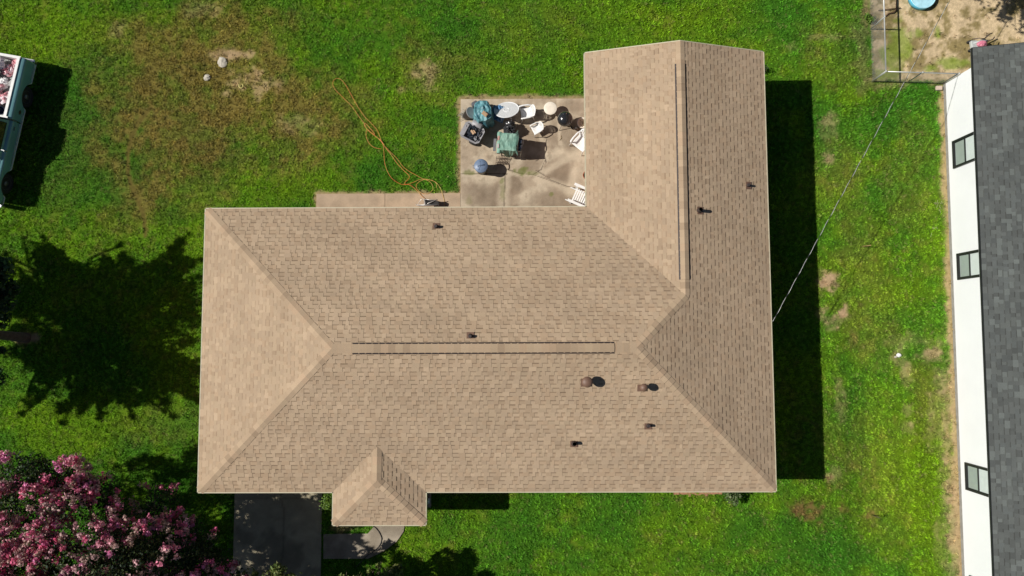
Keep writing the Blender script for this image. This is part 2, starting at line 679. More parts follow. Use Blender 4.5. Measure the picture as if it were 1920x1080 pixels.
def grass_material():
    m = bpy.data.materials.new('grass_blade')
    m.use_nodes = True
    N, Lk = m.node_tree.nodes, m.node_tree.links
    p = N['Principled BSDF']
    p.inputs['Roughness'].default_value = 0.6
    p.inputs['Specular IOR Level'].default_value = 0.25
    a = N.new('ShaderNodeAttribute')
    a.attribute_type = 'INSTANCER'
    a.attribute_name = 'tint'
    Lk.new(a.outputs['Color'], p.inputs['Base Color'])
    tr = N.new('ShaderNodeBsdfTranslucent')
    Lk.new(a.outputs['Color'], tr.inputs['Color'])
    ms = N.new('ShaderNodeMixShader')
    ms.inputs['Fac'].default_value = 0.25
    Lk.new(p.outputs[0], ms.inputs[1])
    Lk.new(tr.outputs[0], ms.inputs[2])
    Lk.new(ms.outputs[0], N['Material Output'].inputs['Surface'])
    return m


def pip(x, y, poly):
    ins = np.zeros(np.shape(x), bool)
    n = len(poly)
    for i in range(n):
        x1, y1 = poly[i]
        x2, y2 = poly[(i + 1) % n]
        c = ((y1 > y) != (y2 > y)) & (x < (x2 - x1) * (y - y1) / (y2 - y1 + 1e-12) + x1)
        ins ^= c
    return ins


NT = 150000
tx = RS.uniform(-20.6, 19.9, NT)
ty = RS.uniform(-9.6, 14.2, NT)
tc_, tb_ = ground(tx, ty)
keep = RS.rand(NT) < (1.0 - tb_) ** 1.3 * 0.97 + 0.015
keep &= ~((tx > HX0 + OV - .05) & (tx < HX1 - OV) & (ty > HY0 + OV) & (ty < HY1 - OV))
keep &= ~((tx > WX + OV) & (tx < HX1 - OV) & (ty > 0) & (ty < WN - .3))
keep &= ~((tx > PAT_X0 - .02) & (tx < 3.2) & (ty > 3) & (ty < PAT_Y1 + .02))
keep &= ~((tx > STR_X0 - .02) & (tx < 3.2) & (ty > 3) & (ty < STR_Y1 + .01))
keep &= ~(tx > nwall_x(ty) + 0.0) | (ty > 9.4)
keep &= ~((tx > DRV_X0) & (tx < DRV_X1 + .02) & (ty < -4.2))
keep &= ~pip(tx, ty, WALK)
keep &= ~((tx > PX0 + .4) & (tx < PX1 - .3) & (ty < -4) & (ty > -5.7))
pool_c = at(1725, -3)
keep &= np.hypot(tx - pool_c[0], ty - pool_c[1]) > 0.52
tx, ty, tc_ = tx[keep], ty[keep], tc_[keep]
br = RS.normal(1.0, 0.32, len(tx)).clip(0.35, 2.0)
tint = tc_ * br[:, None]
dry = RS.rand(len(tx)) < 0.06
tint[dry] = tint[dry] * 0.4 + np.array([0.30, 0.27, 0.10]) * 0.6
tz = (fbm(tx, ty, 0.9, 2, 3) - 0.5) * 0.03 - 0.012
pm = bpy.data.meshes.new('grass')
pm.vertices.add(len(tx))
pm.vertices.foreach_set('co', np.stack([tx, ty, tz], 1).astype(np.float32).ravel())
ca = pm.attributes.new('tint', 'FLOAT_COLOR', 'POINT')
cc = np.ones((len(tx), 4), dtype=np.float32)
cc[:, :3] = tint
ca.data.foreach_set('color', cc.ravel())
sa = pm.attributes.new('size', 'FLOAT', 'POINT')
sa.data.foreach_set('value', (RS.uniform(0.75, 1.35, len(tx)) * (0.8 + 0.5 * fbm(tx, ty, 0.7, 4, 3))).astype(np.float32))
ra = pm.attributes.new('spin', 'FLOAT_VECTOR', 'POINT')
rot = np.zeros((len(tx), 3), dtype=np.float32)
rot[:, 2] = RS.uniform(0, 6.28, len(tx))
rot[:, 0] = RS.normal(0, .2, len(tx))
rot[:, 1] = RS.normal(0, .2, len(tx))
ra.data.foreach_set('vector', rot.ravel())
grass = bpy.data.objects.new('grass', pm)
scene.collection.objects.link(grass)
grass['kind'] = 'stuff'
tag(grass, 'short green lawn grass with dry brown patches around both houses', 'grass')
tufts = bpy.data.collections.new('grass_tufts')
gm = grass_material()
for k in range(6):
    me = tuft_mesh(k)
    me.materials.append(gm)
    tufts.objects.link(bpy.data.objects.new('grass_tuft', me))
ng = bpy.data.node_groups.new('scatter_grass', 'GeometryNodeTree')
ng.interface.new_socket('Geometry', in_out='INPUT', socket_type='NodeSocketGeometry')
ng.interface.new_socket('Geometry', in_out='OUTPUT', socket_type='NodeSocketGeometry')
gi = ng.nodes.new('NodeGroupInput')
go = ng.nodes.new('NodeGroupOutput')
iop = ng.nodes.new('GeometryNodeInstanceOnPoints')
ci = ng.nodes.new('GeometryNodeCollectionInfo')
ci.inputs['Collection'].default_value = tufts
ci.inputs['Separate Children'].default_value = True
ci.inputs['Reset Children'].default_value = True
iop.inputs['Pick Instance'].default_value = True
na = ng.nodes.new('GeometryNodeInputNamedAttribute')
na.data_type = 'FLOAT'
na.inputs['Name'].default_value = 'size'
nb_ = ng.nodes.new('GeometryNodeInputNamedAttribute')
nb_.data_type = 'FLOAT_VECTOR'
nb_.inputs['Name'].default_value = 'spin'
ng.links.new(gi.outputs[0], iop.inputs['Points'])
ng.links.new(ci.outputs[0], iop.inputs['Instance'])
ng.links.new(na.outputs[0], iop.inputs['Scale'])
ng.links.new(nb_.outputs[0], iop.inputs['Rotation'])
ng.links.new(iop.outputs[0], go.inputs[0])
md = grass.modifiers.new('scatter', 'NODES')
md.node_group = ng

# ---------------------------------------------------------------- slabs (patio, side strip, driveway, walk)


def slab(name, x0, x1, y0, y1, ztop, fn, step=0.035, poly=None):
    nx_ = max(2, int((x1 - x0) / step))
    ny_ = max(2, int((y1 - y0) / step))
    X, Y = np.meshgrid(np.linspace(x0, x1, nx_ + 1), np.linspace(y0, y1, ny_ + 1), indexing='ij')
    C = fn(X, Y).reshape(-1, 3)
    Z = np.full(X.shape, ztop)
    co = np.stack([X.ravel(), Y.ravel(), Z.ravel()], 1)
    idx = np.arange(X.size).reshape(X.shape)
    q = np.stack([idx[:-1, :-1].ravel(), idx[1:, :-1].ravel(), idx[1:, 1:].ravel(), idx[:-1, 1:].ravel()], 1)
    # skirt
    ring = list(idx[:, 0]) + list(idx[-1, 1:]) + list(idx[::-1, -1][1:]) + list(idx[0, ::-1][1:-1])
    low = co[ring].copy()
    low[:, 2] = -0.08
    base = len(co)
    m = len(ring)
    sk = np.array([[ring[(i + 1) % m], ring[i], base + i, base + (i + 1) % m] for i in range(m)])
    co = np.concatenate([co, low])
    C = np.concatenate([C, C[ring]])
    q = np.concatenate([q, sk])
    return struct(obj(name, np_mesh(name, co, q, C, False), mat('concrete', None, 0.9, attr='tone', var=0.10, vscale=3, bump=0.25, bscale=50, fine=0.10, fscale=45, spec=0.2)))


C_LIGHT = np.array(alb(204, 188, 164))
C_DIRT = np.array(alb(168, 149, 127))
C_DARK = np.array(alb(136, 119, 100))
C_GREY = np.array(alb(168, 152, 132))


def patio_col(x, y):
    n1 = fbm(x, y, 0.9, 1, 5, 0.6)
    n2 = fbm(x, y, 4.0, 4, 4, 0.6)
    col = np.ones(x.shape + (3,)) * C_LIGHT

    def mx(c, w):
        nonlocal col
        w = np.clip(w, 0, 1)[..., None]
        col = col * (1 - w) + np.asarray(c) * w
    mx(C_DIRT, sstep(0.42, 0.6, n1) * 0.7)
    mx(C_DARK, sstep(0.55, 0.72, fbm(x, y, 5.0, 2, 4, .7)) * 0.45)
    mx(C_LIGHT * 1.05, sstep(0.56, 0.70, fbm(x, y, 3.2, 6, 4, .7)) * 0.5)
    for i, (a, b, c, d, w) in enumerate([(985, 255, 34, 20, .4), (925, 370, 40, 30, .75), (1040, 380, 60, 26, .75), (960, 345, 22, 24, .8), (1050, 325, 34, 34, .85), (1060, 250, 36, 34, .65), (1000, 310, 30, 20, .6), (890, 360, 22, 26, .6), (1075, 200, 30, 14, .5)]):
        mx(C_DARK, blob(x, y, a, b, c, d, .5, i, 1.6) * w)
    # pale worn joints and run-off
    for L, wd in (([(862, 326), (1000, 327)], .10), ([(948, 325), (944, 395)], .20), ([(1010, 330), (1060, 300), (1100, 285)], .14), ([(1005, 335), (1060, 352), (1100, 362)], .14), ([(1015, 260), (1022, 300), (1010, 330)], .06), ([(1045, 180), (1050, 270)], .05), ([(1078, 320), (1070, 360)], .18)):
        mx(C_LIGHT * 1.04, sstep(wd * 1.6, wd * .4, seg_dist(x, y, L) + (n2 - .5) * .18) * .7)
    # cracks
    for L in ([(950, 318), (975, 326), (1000, 328), (1015, 318), (1022, 300)], [(1000, 328), (1030, 338), (1062, 350), (1100, 356)], [(862, 327), (900, 326), (950, 327)], [(947, 327), (945, 395)], [(1005, 320), (1030, 335)]):
        mx(C_DARK * 0.35, sstep(0.03, 0.008, seg_dist(x, y, L) + (n2 - .5) * .05) * .75)
    # weeds growing in the joints
    for i, (a, b, c, d, w) in enumerate([(978, 322, 14, 8, .8), (880, 325, 14, 5, .7), (941, 340, 5, 10, .6), (942, 362, 5, 22, .45), (1000, 326, 12, 4, .5), (1034, 366, 4, 5, .7), (880, 375, 6, 9, .3)]):
        mx(np.array(alb(112, 118, 60)), blob(x, y, a, b, c, d, .9, i, 7) * w)
    return col * (0.88 + 0.24 * n2)[..., None]


def strip_col(x, y):
    n2 = fbm(x, y, 3.0, 4, 4, 0.6)
    col = np.ones(x.shape + (3,)) * np.array(alb(198, 172, 144))
    w = sstep(0.4, 0.65, fbm(x, y, 1.2, 6, 4))[..., None] * .5
    col = col * (1 - w) + C_DIRT * w
    jt = sstep(0.03, 0.01, np.abs(x - at(722, 375)[0]) + (n2 - .5) * .03)[..., None]
    col = col * (1 - jt * .4)
    return col * (0.9 + 0.2 * n2)[..., None]


def n3c(x, y):
    return fbm(x, y, .9, 5, 5, .6)


def drive_col(x, y):
    n2 = fbm(x, y, 2.0, 4, 4, 0.6)
    col = np.ones(x.shape + (3,)) * np.array(alb(176, 166, 140))
    n3 = fbm(x, y, .7, 2, 5, 0.65)
    col = col * (1 - .35 * sstep(.45, .62, n3))[..., None]
    jt = np.maximum(sstep(0.035, 0.01, np.abs((y + 40) % 3.0 - 1.5) + (n2 - .5) * .02), sstep(.05, .015, np.abs(x + 8.3 + (n3c(x, y) - .5) * .5)) * .6)[..., None]
    col = col * (1 - jt * .5)
    return col * (0.8 + 0.4 * n2)[..., None]


slab('patio', PAT_X0, 3.0, 3.9, PAT_Y1, 0.06, patio_col)
slab('side_strip', STR_X0, PAT_X0 - 0.012, 3.9, STR_Y1, 0.05, strip_col)
slab('driveway', DRV_X0, DRV_X1, -16, -3.9, 0.035, drive_col, 0.06)
mb = MB()
mb.prism(WALK[::-1] if False else WALK, -0.05, 0.04)
struct(obj('front_walk', mb, mat('walk_concrete', alb(172, 160, 142), 0.9, var=0.18, vscale=2.2, bump=0.3, bscale=40, fine=0.12, fscale=40, col2=alb(148, 136, 118))))

# ---------------------------------------------------------------- shingle roofs


def clip_poly(poly, clip):
    """poly clipped by the convex CCW polygon clip"""
    out = poly
    n = len(clip)
    for i in range(n):
        if not out:
            break
        ax, ay = clip[i]
        bx, by = clip[(i + 1) % n]
        inp = out
        out = []
        for j in range(len(inp)):
            p = inp[j]
            q = inp[(j + 1) % len(inp)]
            sp = (bx - ax) * (p[1] - ay) - (by - ay) * (p[0] - ax)
            sq = (bx - ax) * (q[1] - ay) - (by - ay) * (q[0] - ax)
            if sp >= 0:
                out.append(p)
            if (sp >= 0) != (sq >= 0):
                t = sp / (sp - sq)
                out.append((p[0] + (q[0] - p[0]) * t, p[1] + (q[1] - p[1]) * t))
    return out


def ccw(poly):
    a = sum(poly[i][0] * poly[(i + 1) % len(poly)][1] - poly[(i + 1) % len(poly)][0] * poly[i][1] for i in range(len(poly)))
    return poly if a > 0 else poly[::-1]


def shingle_face(mb, o, inward, plan_polys, pitch, eave_z, seed, tones, exposure=0.135, tabw=(0.07, 0.24), gapw=(0.07, 0.22), thick=0.006, band=0.27, band_tone=0.62):
    """o: plan point on the eave; inward: plan unit vector up the slope"""
    r = random.Random(seed)
    ix, iy = inward
    ux, uy = iy, -ix
    ca, sa_ = math.cos(math.atan(pitch)), math.sin(math.atan(pitch))
    N = Vector((-ix * sa_, -iy * sa_, ca))

    def to_uv(p):
        dx, dy = p[0] - o[0], p[1] - o[1]
        return (dx * ux + dy * uy, (dx * ix + dy * iy) / ca)
    clips = [ccw([to_uv(p) for p in pl]) for pl in plan_polys]
    us = [p[0] for c in clips for p in c]
    vs_ = [p[1] for c in clips for p in c]
    u0, u1, v0, v1 = min(us), max(us), min(vs_), max(vs_)

    def P(u, v, off):
        return Vector((o[0] + ux * u + ix * v * ca, o[1] + uy * u + iy * v * ca, eave_z + v * sa_)) + N * off

    def put(seg, offs, col):
        for c in clips:
            pl = clip_poly(seg, c)
            if len(pl) < 3:
                continue
            top = [P(u, v, offs(v)) for u, v in pl]
            bot = [P(u, v, -0.004) for u, v in pl]
            mb.face(top, col)
            m = len(pl)
            for k in range(m):
                j = (k + 1) % m
                mb.face([bot[k], bot[j], top[j], top[k]], tuple(x * 0.8 for x in col))
    ncourse = int((v1 - v0) / exposure) + 1
    for i in range(ncourse):
        a = v0 + i * exposure
        b = a + exposure
        u = u0 - r.uniform(0, 0.5)
        tab = r.random() < 0.5
        while u < u1:
            w = r.uniform(*(tabw if tab else gapw))
            e = u + w
            t = r.choice(tones)
            j = r.gauss(1, 0.03)
            # slow drift of the blend over the roof
            dr = 1 + 0.05 * math.sin(u * 0.9 + i * 0.13 + seed) * math.sin(i * 0.31 + u * 0.23)
            t = (t[0] * j * dr, t[1] * j * dr, t[2] * j * dr)
            if tab:
                put([(u, a), (e, a), (e, b), (u, b)], lambda v: thick * 2 - thick * (v - a) / exposure, t)
            else:
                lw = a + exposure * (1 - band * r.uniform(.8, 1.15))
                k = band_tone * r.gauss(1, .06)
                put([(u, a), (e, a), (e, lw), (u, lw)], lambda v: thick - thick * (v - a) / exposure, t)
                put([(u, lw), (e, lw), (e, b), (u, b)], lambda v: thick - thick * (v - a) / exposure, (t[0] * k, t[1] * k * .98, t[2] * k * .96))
            u = e
            tab = not tab


def cap_line(mb, p0, p1, nA, nB, seed, tones, half=0.15, exposure=0.20, lift=0.012, raise_=0.0):
    """overlapping cap shingles draped over the line p0 (low) to p1 (high); nA/nB: sideways vectors lying in the two planes"""
    r = random.Random(seed)
    p0, p1 = Vector(p0), Vector(p1)
    L = (p1 - p0).length
    d = (p1 - p0) / L
    up = Vector((0, 0, 1))
    n = int(L / exposure)
    ex = L / n
    for i in range(n):
        t = r.choice(tones)
        j = r.gauss(1, 0.03)
        t = tuple(x * j for x in t)
        a = p0 + d * (i * ex)
        b = p0 + d * min(L, (i + 1) * ex + 0.01)
        la = up * (lift * 1.9 + raise_)
        lb = up * (lift * 0.9 + raise_)
        for s in (nA, nB):
            s = Vector(s)
            q = [a + la, b + lb, b + s * half + lb * .9, a + s * half + la * .9]
            mb.face(q if (q[1] - q[0]).cross(q[2] - q[0]).z > 0 else q[::-1], t)
            z = up * -0.03
            mb.face([q[3], q[2], q[2] + z, q[3] + z], tuple(x * .7 for x in t))
            mb.face([q[0], q[3], q[3] + z, q[0] + z], tuple(x * .7 for x in t))


T_MAIN = [(1.05, 1.05, 1.03), (1.0, .99, .98), (1.0, 1.0, 1.0), (.96, .955, .95), (.91, .89, .87), (1.08, 1.08, 1.07), (1.0, .97, .94), (.98, .985, .97)]
mroof = mat('tan_shingle', alb(181, 159, 134, 1.15), 0.92, attr='tone', var=0.05, vscale=0.9, bump=0.15, bscale=150, fine=0.10, fscale=90, spec=0.15)
house = thing('brick_house', 'single storey house with tan shingled hip roof and gabled wing', 'house', (0, 0, 0))


def slope_z(d):
    return EH + d * PT


mb = MB()
W0 = (HX0, RY)
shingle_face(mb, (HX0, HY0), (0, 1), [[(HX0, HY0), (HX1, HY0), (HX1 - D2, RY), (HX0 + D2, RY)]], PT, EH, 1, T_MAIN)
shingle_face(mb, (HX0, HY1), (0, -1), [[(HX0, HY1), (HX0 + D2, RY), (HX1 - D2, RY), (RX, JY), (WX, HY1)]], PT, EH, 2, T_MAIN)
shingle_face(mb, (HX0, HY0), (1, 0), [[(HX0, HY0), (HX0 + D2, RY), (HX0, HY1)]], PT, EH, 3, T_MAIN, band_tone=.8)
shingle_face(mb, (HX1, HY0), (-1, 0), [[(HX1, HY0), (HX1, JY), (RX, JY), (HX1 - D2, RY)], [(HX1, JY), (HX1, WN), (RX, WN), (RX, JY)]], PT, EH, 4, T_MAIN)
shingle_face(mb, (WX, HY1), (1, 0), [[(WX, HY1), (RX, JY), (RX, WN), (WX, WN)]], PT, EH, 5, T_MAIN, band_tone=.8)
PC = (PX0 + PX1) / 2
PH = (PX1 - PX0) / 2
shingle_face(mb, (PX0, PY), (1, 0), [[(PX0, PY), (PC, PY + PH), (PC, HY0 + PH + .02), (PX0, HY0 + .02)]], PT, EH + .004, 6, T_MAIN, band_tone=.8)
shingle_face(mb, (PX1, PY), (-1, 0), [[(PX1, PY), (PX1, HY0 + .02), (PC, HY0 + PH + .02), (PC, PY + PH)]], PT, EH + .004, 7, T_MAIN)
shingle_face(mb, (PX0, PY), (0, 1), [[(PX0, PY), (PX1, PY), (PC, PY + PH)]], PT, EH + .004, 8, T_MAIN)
roof = obj('roof', mb, mroof, house)

# caps
mc = MB()
s2 = math.sqrt(.5)
zR, zW, zP = slope_z(D2), slope_z(HW), slope_z(PH)


def plane_side(d2):   # horizontal unit sideways vector down a slope with pitch PT in direction d2
    v = Vector((d2[0], d2[1], -PT))
    return v.normalized()


CT = [(1.07, 1.06, 1.04), (1.03, 1.03, 1.0), (1.0, .99, .97), (.95, .94, .92), (.86, .84, .82), (1.10, 1.10, 1.08), (1.04, 1.0, .97)]


def hip(a, za, b, zb, seed):
    a3, b3 = Vector((*a, za)), Vector((*b, zb))
    d = (b3 - a3).normalized()
    hz = Vector((d.x, d.y, 0)).normalized()
    perp = Vector((-hz.y, hz.x, 0))
    # drop of the planes sideways from a hip: pitch/sqrt2 on each side
    sA = Vector((perp.x, perp.y, -PT * s2)).normalized()
    sB = Vector((-perp.x, -perp.y, -PT * s2)).normalized()
    cap_line(mc, a3, b3, sA, sB, seed, CT)


hip((HX0 + .05, HY0 + .05), EH + .016, (HX0 + D2, RY), zR, 1)
hip((HX0 + .05, HY1 - .05), EH + .016, (HX0 + D2, RY), zR, 2)
hip((HX1 - .05, HY0 + .05), EH + .016, (HX1 - D2, RY), zR, 3)
hip((RX, JY), zW, (HX1 - D2, RY), zR, 4)
hip((PX0 + .04, PY + .04), EH + .02, (PC, PY + PH), zP, 5)
hip((PX1 - .04, PY + .04), EH + .02, (PC, PY + PH), zP, 6)
cap_line(mc, (HX0 + D2, RY, zR + .004), (HX1 - D2, RY, zR + .004), (0, s2 * 1.35, -s2 * .42), (0, -s2 * 1.35, -s2 * .42), 7, CT, half=.155)
cap_line(mc, (RX, WN, zW + .004), (RX, JY, zW + .004), plane_side((1, 0)), plane_side((-1, 0)), 8, CT)
cap_line(mc, (PC, PY + PH, zP + .008), (PC, HY0 + PH - .05, zP + .008), plane_side((1, 0)), plane_side((-1, 0)), 9, CT)
obj('cap_shingles', mc, mroof, house)

# ridge vents: raised cap strip on a dark slotted base
mdark = mat('vent_slot', (0.022, 0.014, 0.014), 0.6, var=0.1)


def ridge_vent(a, b, z, along_y, wtop=0.14):
    base = MB()
    top = MB()
    n = Vector((0, 0, 1))
    pitchv = (plane_side((1, 0)), plane_side((-1, 0))) if along_y else (plane_side((0, 1)), plane_side((0, -1)))
    A, B = Vector((*a, z)), Vector((*b, z))
    for s in pitchv:
        q = [A + n * .035, B + n * .035, B + s * (wtop + .046) + n * .020, A + s * (wtop + .046) + n * .020]
        base.face(q if (q[1] - q[0]).cross(q[2] - q[0]).z > 0 else q[::-1])
        dn = Vector((0, 0, -.04))
        base.face([q[3], q[2], q[2] + dn, q[3] + dn])
        base.face([q[0], q[3], q[3] + dn, q[0] + dn])
        base.face([q[1], q[2], q[2] + dn, q[1] + dn])
    cap_line(top, A, B, pitchv[0], pitchv[1], 21 + int(along_y), CT, half=wtop, exposure=.22, lift=.008, raise_=.036)
    o = obj('ridge_vent', top, mroof, house)
    obj('vent_base', base, mdark, o)
    return o


vx0, vx1 = at(660, 654, zR)[0], at(1152, 654, zR)[0]
ridge_vent((vx0, RY), (vx1, RY), zR, False)
vy0, vy1 = at(1275, 119, zW)[1], at(1280, 524, zW)[1]
ridge_vent((RX, vy1), (RX, vy0), zW, True)

# fascia, drip edge, soffit
mtrim = mat('cream_trim', alb(205, 196, 168), 0.6, var=0.06)
mf = MB()


def eave_board(x0, y0, x1, y1, z0=EH, z1=EH, h=.16, t=.03):
    d = Vector((x1 - x0, y1 - y0, 0)).normalized()
    o = Vector((d.y, -d.x, 0)) * t
    A, B = Vector((x0, y0, z0)), Vector((x1, y1, z1))
    u = Vector((0, 0, .012))
    w = Vector((0, 0, -h))
    mf.add([A + u, B + u, B + o + u, A + o + u, A + w, B + w, B + o + w, A + o + w], [(0, 1, 2, 3), (7, 6, 5, 4), (3, 2, 6, 7), (0, 3, 7, 4), (1, 5, 6, 2), (0, 4, 5, 1)])


eave_board(HX0, HY1, HX0, HY0)
eave_board(HX0, HY0, PX0, HY0)
eave_board(PX0, HY0, PX0, PY)
eave_board(PX0, PY, PX1, PY)
eave_board(PX1, PY, PX1, HY0)
eave_board(PX1, HY0, HX1, HY0)
eave_board(HX1, HY0, HX1, WN)
eave_board(HX1, WN, RX, WN, EH, zW)
eave_board(RX, WN, WX, WN, zW, EH)
eave_board(WX, WN, WX, HY1)
eave_board(WX, HY1, HX0, HY1)
obj('fascia', mf, mtrim, house)
ms_ = MB()
ms_.face([(HX0, HY0, EH - .13), (HX0, HY1, EH - .13), (WX, HY1, EH - .13), (WX, WN - .3, EH - .13), (HX1, WN - .3, EH - .13), (HX1, HY0, EH - .13)])
ms_.face([(PX0, HY0, EH - .131), (PX1, HY0, EH - .131), (PX1, PY, EH - .131), (PX0, PY, EH - .131)])
obj('soffit', ms_, mtrim, house)


def brick_material(name, c1, c2, mortar):
    m = bpy.data.materials.new(name)
    m.use_nodes = True
    N, Lk = m.node_tree.nodes, m.node_tree.links
    p = N['Principled BSDF']
    p.inputs['Roughness'].default_value = .9
    tc = N.new('ShaderNodeTexCoord')
    sp = N.new('ShaderNodeSeparateXYZ')
    ad = N.new('ShaderNodeMath')
    cb = N.new('ShaderNodeCombineXYZ')
    b = N.new('ShaderNodeTexBrick')
    Lk.new(tc.outputs['Object'], sp.inputs[0])
    Lk.new(sp.outputs[0], ad.inputs[0])
    Lk.new(sp.outputs[1], ad.inputs[1])
    Lk.new(ad.outputs[0], cb.inputs[0])
    Lk.new(sp.outputs[2], cb.inputs[1])
    Lk.new(cb.outputs[0], b.inputs['Vector'])
    b.inputs['Scale'].default_value = 1.0
    b.inputs['Brick Width'].default_value = .21
    b.inputs['Row Height'].default_value = .075
    b.inputs['Mortar Size'].default_value = .008
    b.inputs['Color1'].default_value = (*c1, 1)
    b.inputs['Color2'].default_value = (*c2, 1)
    b.inputs['Mortar'].default_value = (*mortar, 1)
    Lk.new(b.outputs['Color'], p.inputs['Base Color'])
    return m


mbrick = brick_material('red_brick', (0.32, .13, .08), (.24, .10, .07), (.4, .36, .3))
mw = MB()
zt = EH - .132
mw.prism([(HX0 + OV, HY0 + OV), (HX1 - OV, HY0 + OV), (HX1 - OV, WN - .32), (WX + OV, WN - .32), (WX + OV, HY1 - OV), (HX0 + OV, HY1 - OV)], -.1, zt)
yg = WN - .325
mw.add([(WX + OV, yg, zt), (HX1 - OV, yg, zt), (RX, yg, zW - .03), (WX + OV, yg - .1, zt), (HX1 - OV, yg - .1, zt), (RX, yg - .1, zW - .03)], [(0, 2, 1), (3, 4, 5), (0, 3, 5, 2), (1, 2, 5, 4)])
obj('wall', mw, mbrick, house)
mglass = mat('window_glass', (0.03, 0.05, 0.05), 0.06, var=0.02, spec=.6)
mwhite = mat('white_paint', (.78, .78, .76), .5, var=.04)


def wall_window(x, y, w, h, z, ax, parent=house):
    fr = MB()
    t = .05
    if ax == 'y':      # on a wall facing +-y
        for dx in (-w / 2, w / 2):
            fr.box((x + dx, y, z), (.07, .06, h + .07))
        for dz in (-h / 2, 0, h / 2):
            fr.box((x, y, z + dz), (w - .07, .055, .07 if dz else .04))
    else:
        for dy in (-w / 2, w / 2):
            fr.box((x, y + dy, z), (.06, .07, h + .07))
        for dz in (-h / 2, 0, h / 2):
            fr.box((x, y, z + dz), (.055, w - .07, .07 if dz else .04))
    f = obj('window', fr, mwhite, parent)
    g = MB()
    g.box((x, y, z), (w - .06, .02, h - .06) if ax == 'y' else (.02, w - .06, h - .06))
    obj('pane', g, mglass, f)


wall_window(0.5, HY0 + OV - .02, 1.6, 1.1, 1.5, 'y')
wall_window(4.5, HY0 + OV - .02, 1.2, 1.1, 1.5, 'y')
wall_window(-8.2, HY0 + OV - .02, 1.6, 1.1, 1.5, 'y')
wall_window(HX1 - OV + .02, 0, 1.2, 1.1, 1.5, 'x')
wall_window(HX1 - OV + .02, 5.5, 1.2, 1.1, 1.5, 'x')
dd = MB()
dd.box((PC, HY0 + OV - .03, 1.07), (.92, .05, 2.05))
dr_ = obj('door', dd, mat('door_paint', alb(120, 60, 45), .5), house)
dk = MB()
dk.lathe([(.0, -.03), (.03, -.02), (.03, .01), (0, .03)], 10, (PC + .36, HY0 + OV - .09, 1.0))
obj('handle', dk, mat('brass', (.6, .45, .2), .3, 1.0), dr_)
pp = MB()
pp.box((PC, HY0 - .28, .02), (2.7, 1.5, .2))
obj('porch_floor', pp, MATS['walk_concrete'], house)
for sx in (PX0 + .25, PX1 - .25):
    pp = MB()
    pp.box((sx, PY + .25, 1.25), (.12, .12, 2.3))
    pp.box((sx, PY + .25, .17), (.18, .18, .12))
    pp.box((sx, PY + .25, 2.32), (.18, .18, .14))
    obj('porch_post', pp, mwhite, house)

# roof penetrations
mvent = mat('brown_vent', alb(122, 94, 78), .55, var=.12, vscale=9)
mrub = mat('dark_boot', (.05, .035, .03), .6, var=.1)
mpipe = mat('dark_pipe', (.045, .035, .035), .5, var=.1)


def roof_z(x, y):
    zs = min(y - HY0, x - HX0, HX1 - x)
    if y > HY1 - (0 if x < WX else 1e9):
        zs = min(zs, 1e9)
    main = min(y - HY0, HY1 - y, x - HX0, HX1 - x)
    wing = min(x - WX, HX1 - x) if y > RY else -1
    east = HX1 - x
    return EH + PT * max(main, wing)


def slope_dir(x, y):
    e = 0.05
    gx_ = (roof_z(x + e, y) - roof_z(x - e, y)) / (2 * e)
    gy_ = (roof_z(x, y + e) - roof_z(x, y - e)) / (2 * e)
    return Vector((-gx_, -gy_, 1)).normalized()


def pipe_vent(px, py, r, h, flash, cap=0.0, open_=False):
    x, y = at(px, py, EH + .5)
    for _ in range(4):
        x, y = at(px, py, roof_z(x, y))
    z = roof_z(x, y)
    n = slope_dir(x, y)
    q = Vector((0, 0, 1)).rotation_difference(n).to_matrix().to_4x4()
    fl = MB()
    T = Matrix.Translation((x, y, z + .0)) @ q
    up = Vector((-n.x, -n.y, 0))
    up = up.normalized()
    fl.box((0, 0, .021), (flash[0], flash[1], .012), M=T)
    # the plate's lower lip shows below the pipe, the body sits towards its upper half
    o = obj('roof_vent' if cap else 'pipe_vent', fl, mvent, house)
    p = MB()
    c = Vector((x, y, z)) + up * flash[1] * .12
    p.lathe([(r * 2.1, .0), (r * 1.5, .05), (r * 1.08, .10), (r * 1.02, .12)], 14, (c.x, c.y, z - .01))
    obj('boot', p, mrub if not cap else mvent, o)
    k = MB()
    if open_:
        k.cyl((c.x, c.y, z), (c.x, c.y, z + h), r, r, 14, False)
        k.cyl((c.x, c.y, z + h), (c.x, c.y, z + .02), r * .82, r * .82, 14, False)
        k.lathe([(r * .82, 0), (r, 0.0)], 14, (c.x, c.y, z + h + .001))
    else:
        k.cyl((c.x, c.y, z), (c.x, c.y, z + h), r, r, 14)
    obj('pipe', k, mpipe, o)
    if cap:
        k = MB()
        k.lathe([(cap * .96, h - .04), (cap, h - .02), (cap, h + .03), (cap * .9, h + .055), (cap * .6, h + .085), (cap * .25, h + .10), (.0, h + .103)], 24, (c.x, c.y, z))
        obj('rain_cap', k, mvent, o)


pipe_vent(1099, 717, .06, .38, (.33, .26), .165)
pipe_vent(1204, 727, .05, .34, (.30, .22), .12)
pipe_vent(1215, 799, .045, .20, (.23, .20))
pipe_vent(1076, 832, .055, .22, (.23, .20), open_=True)
pipe_vent(818, 424, .045, .20, (.23, .20))
pipe_vent(882, 629, .045, .18, (.23, .20))
pipe_vent(1312, 395, .055, .26, (.20, .24), open_=True)
pipe_vent(1403, 348, .04, .18, (.19, .24))

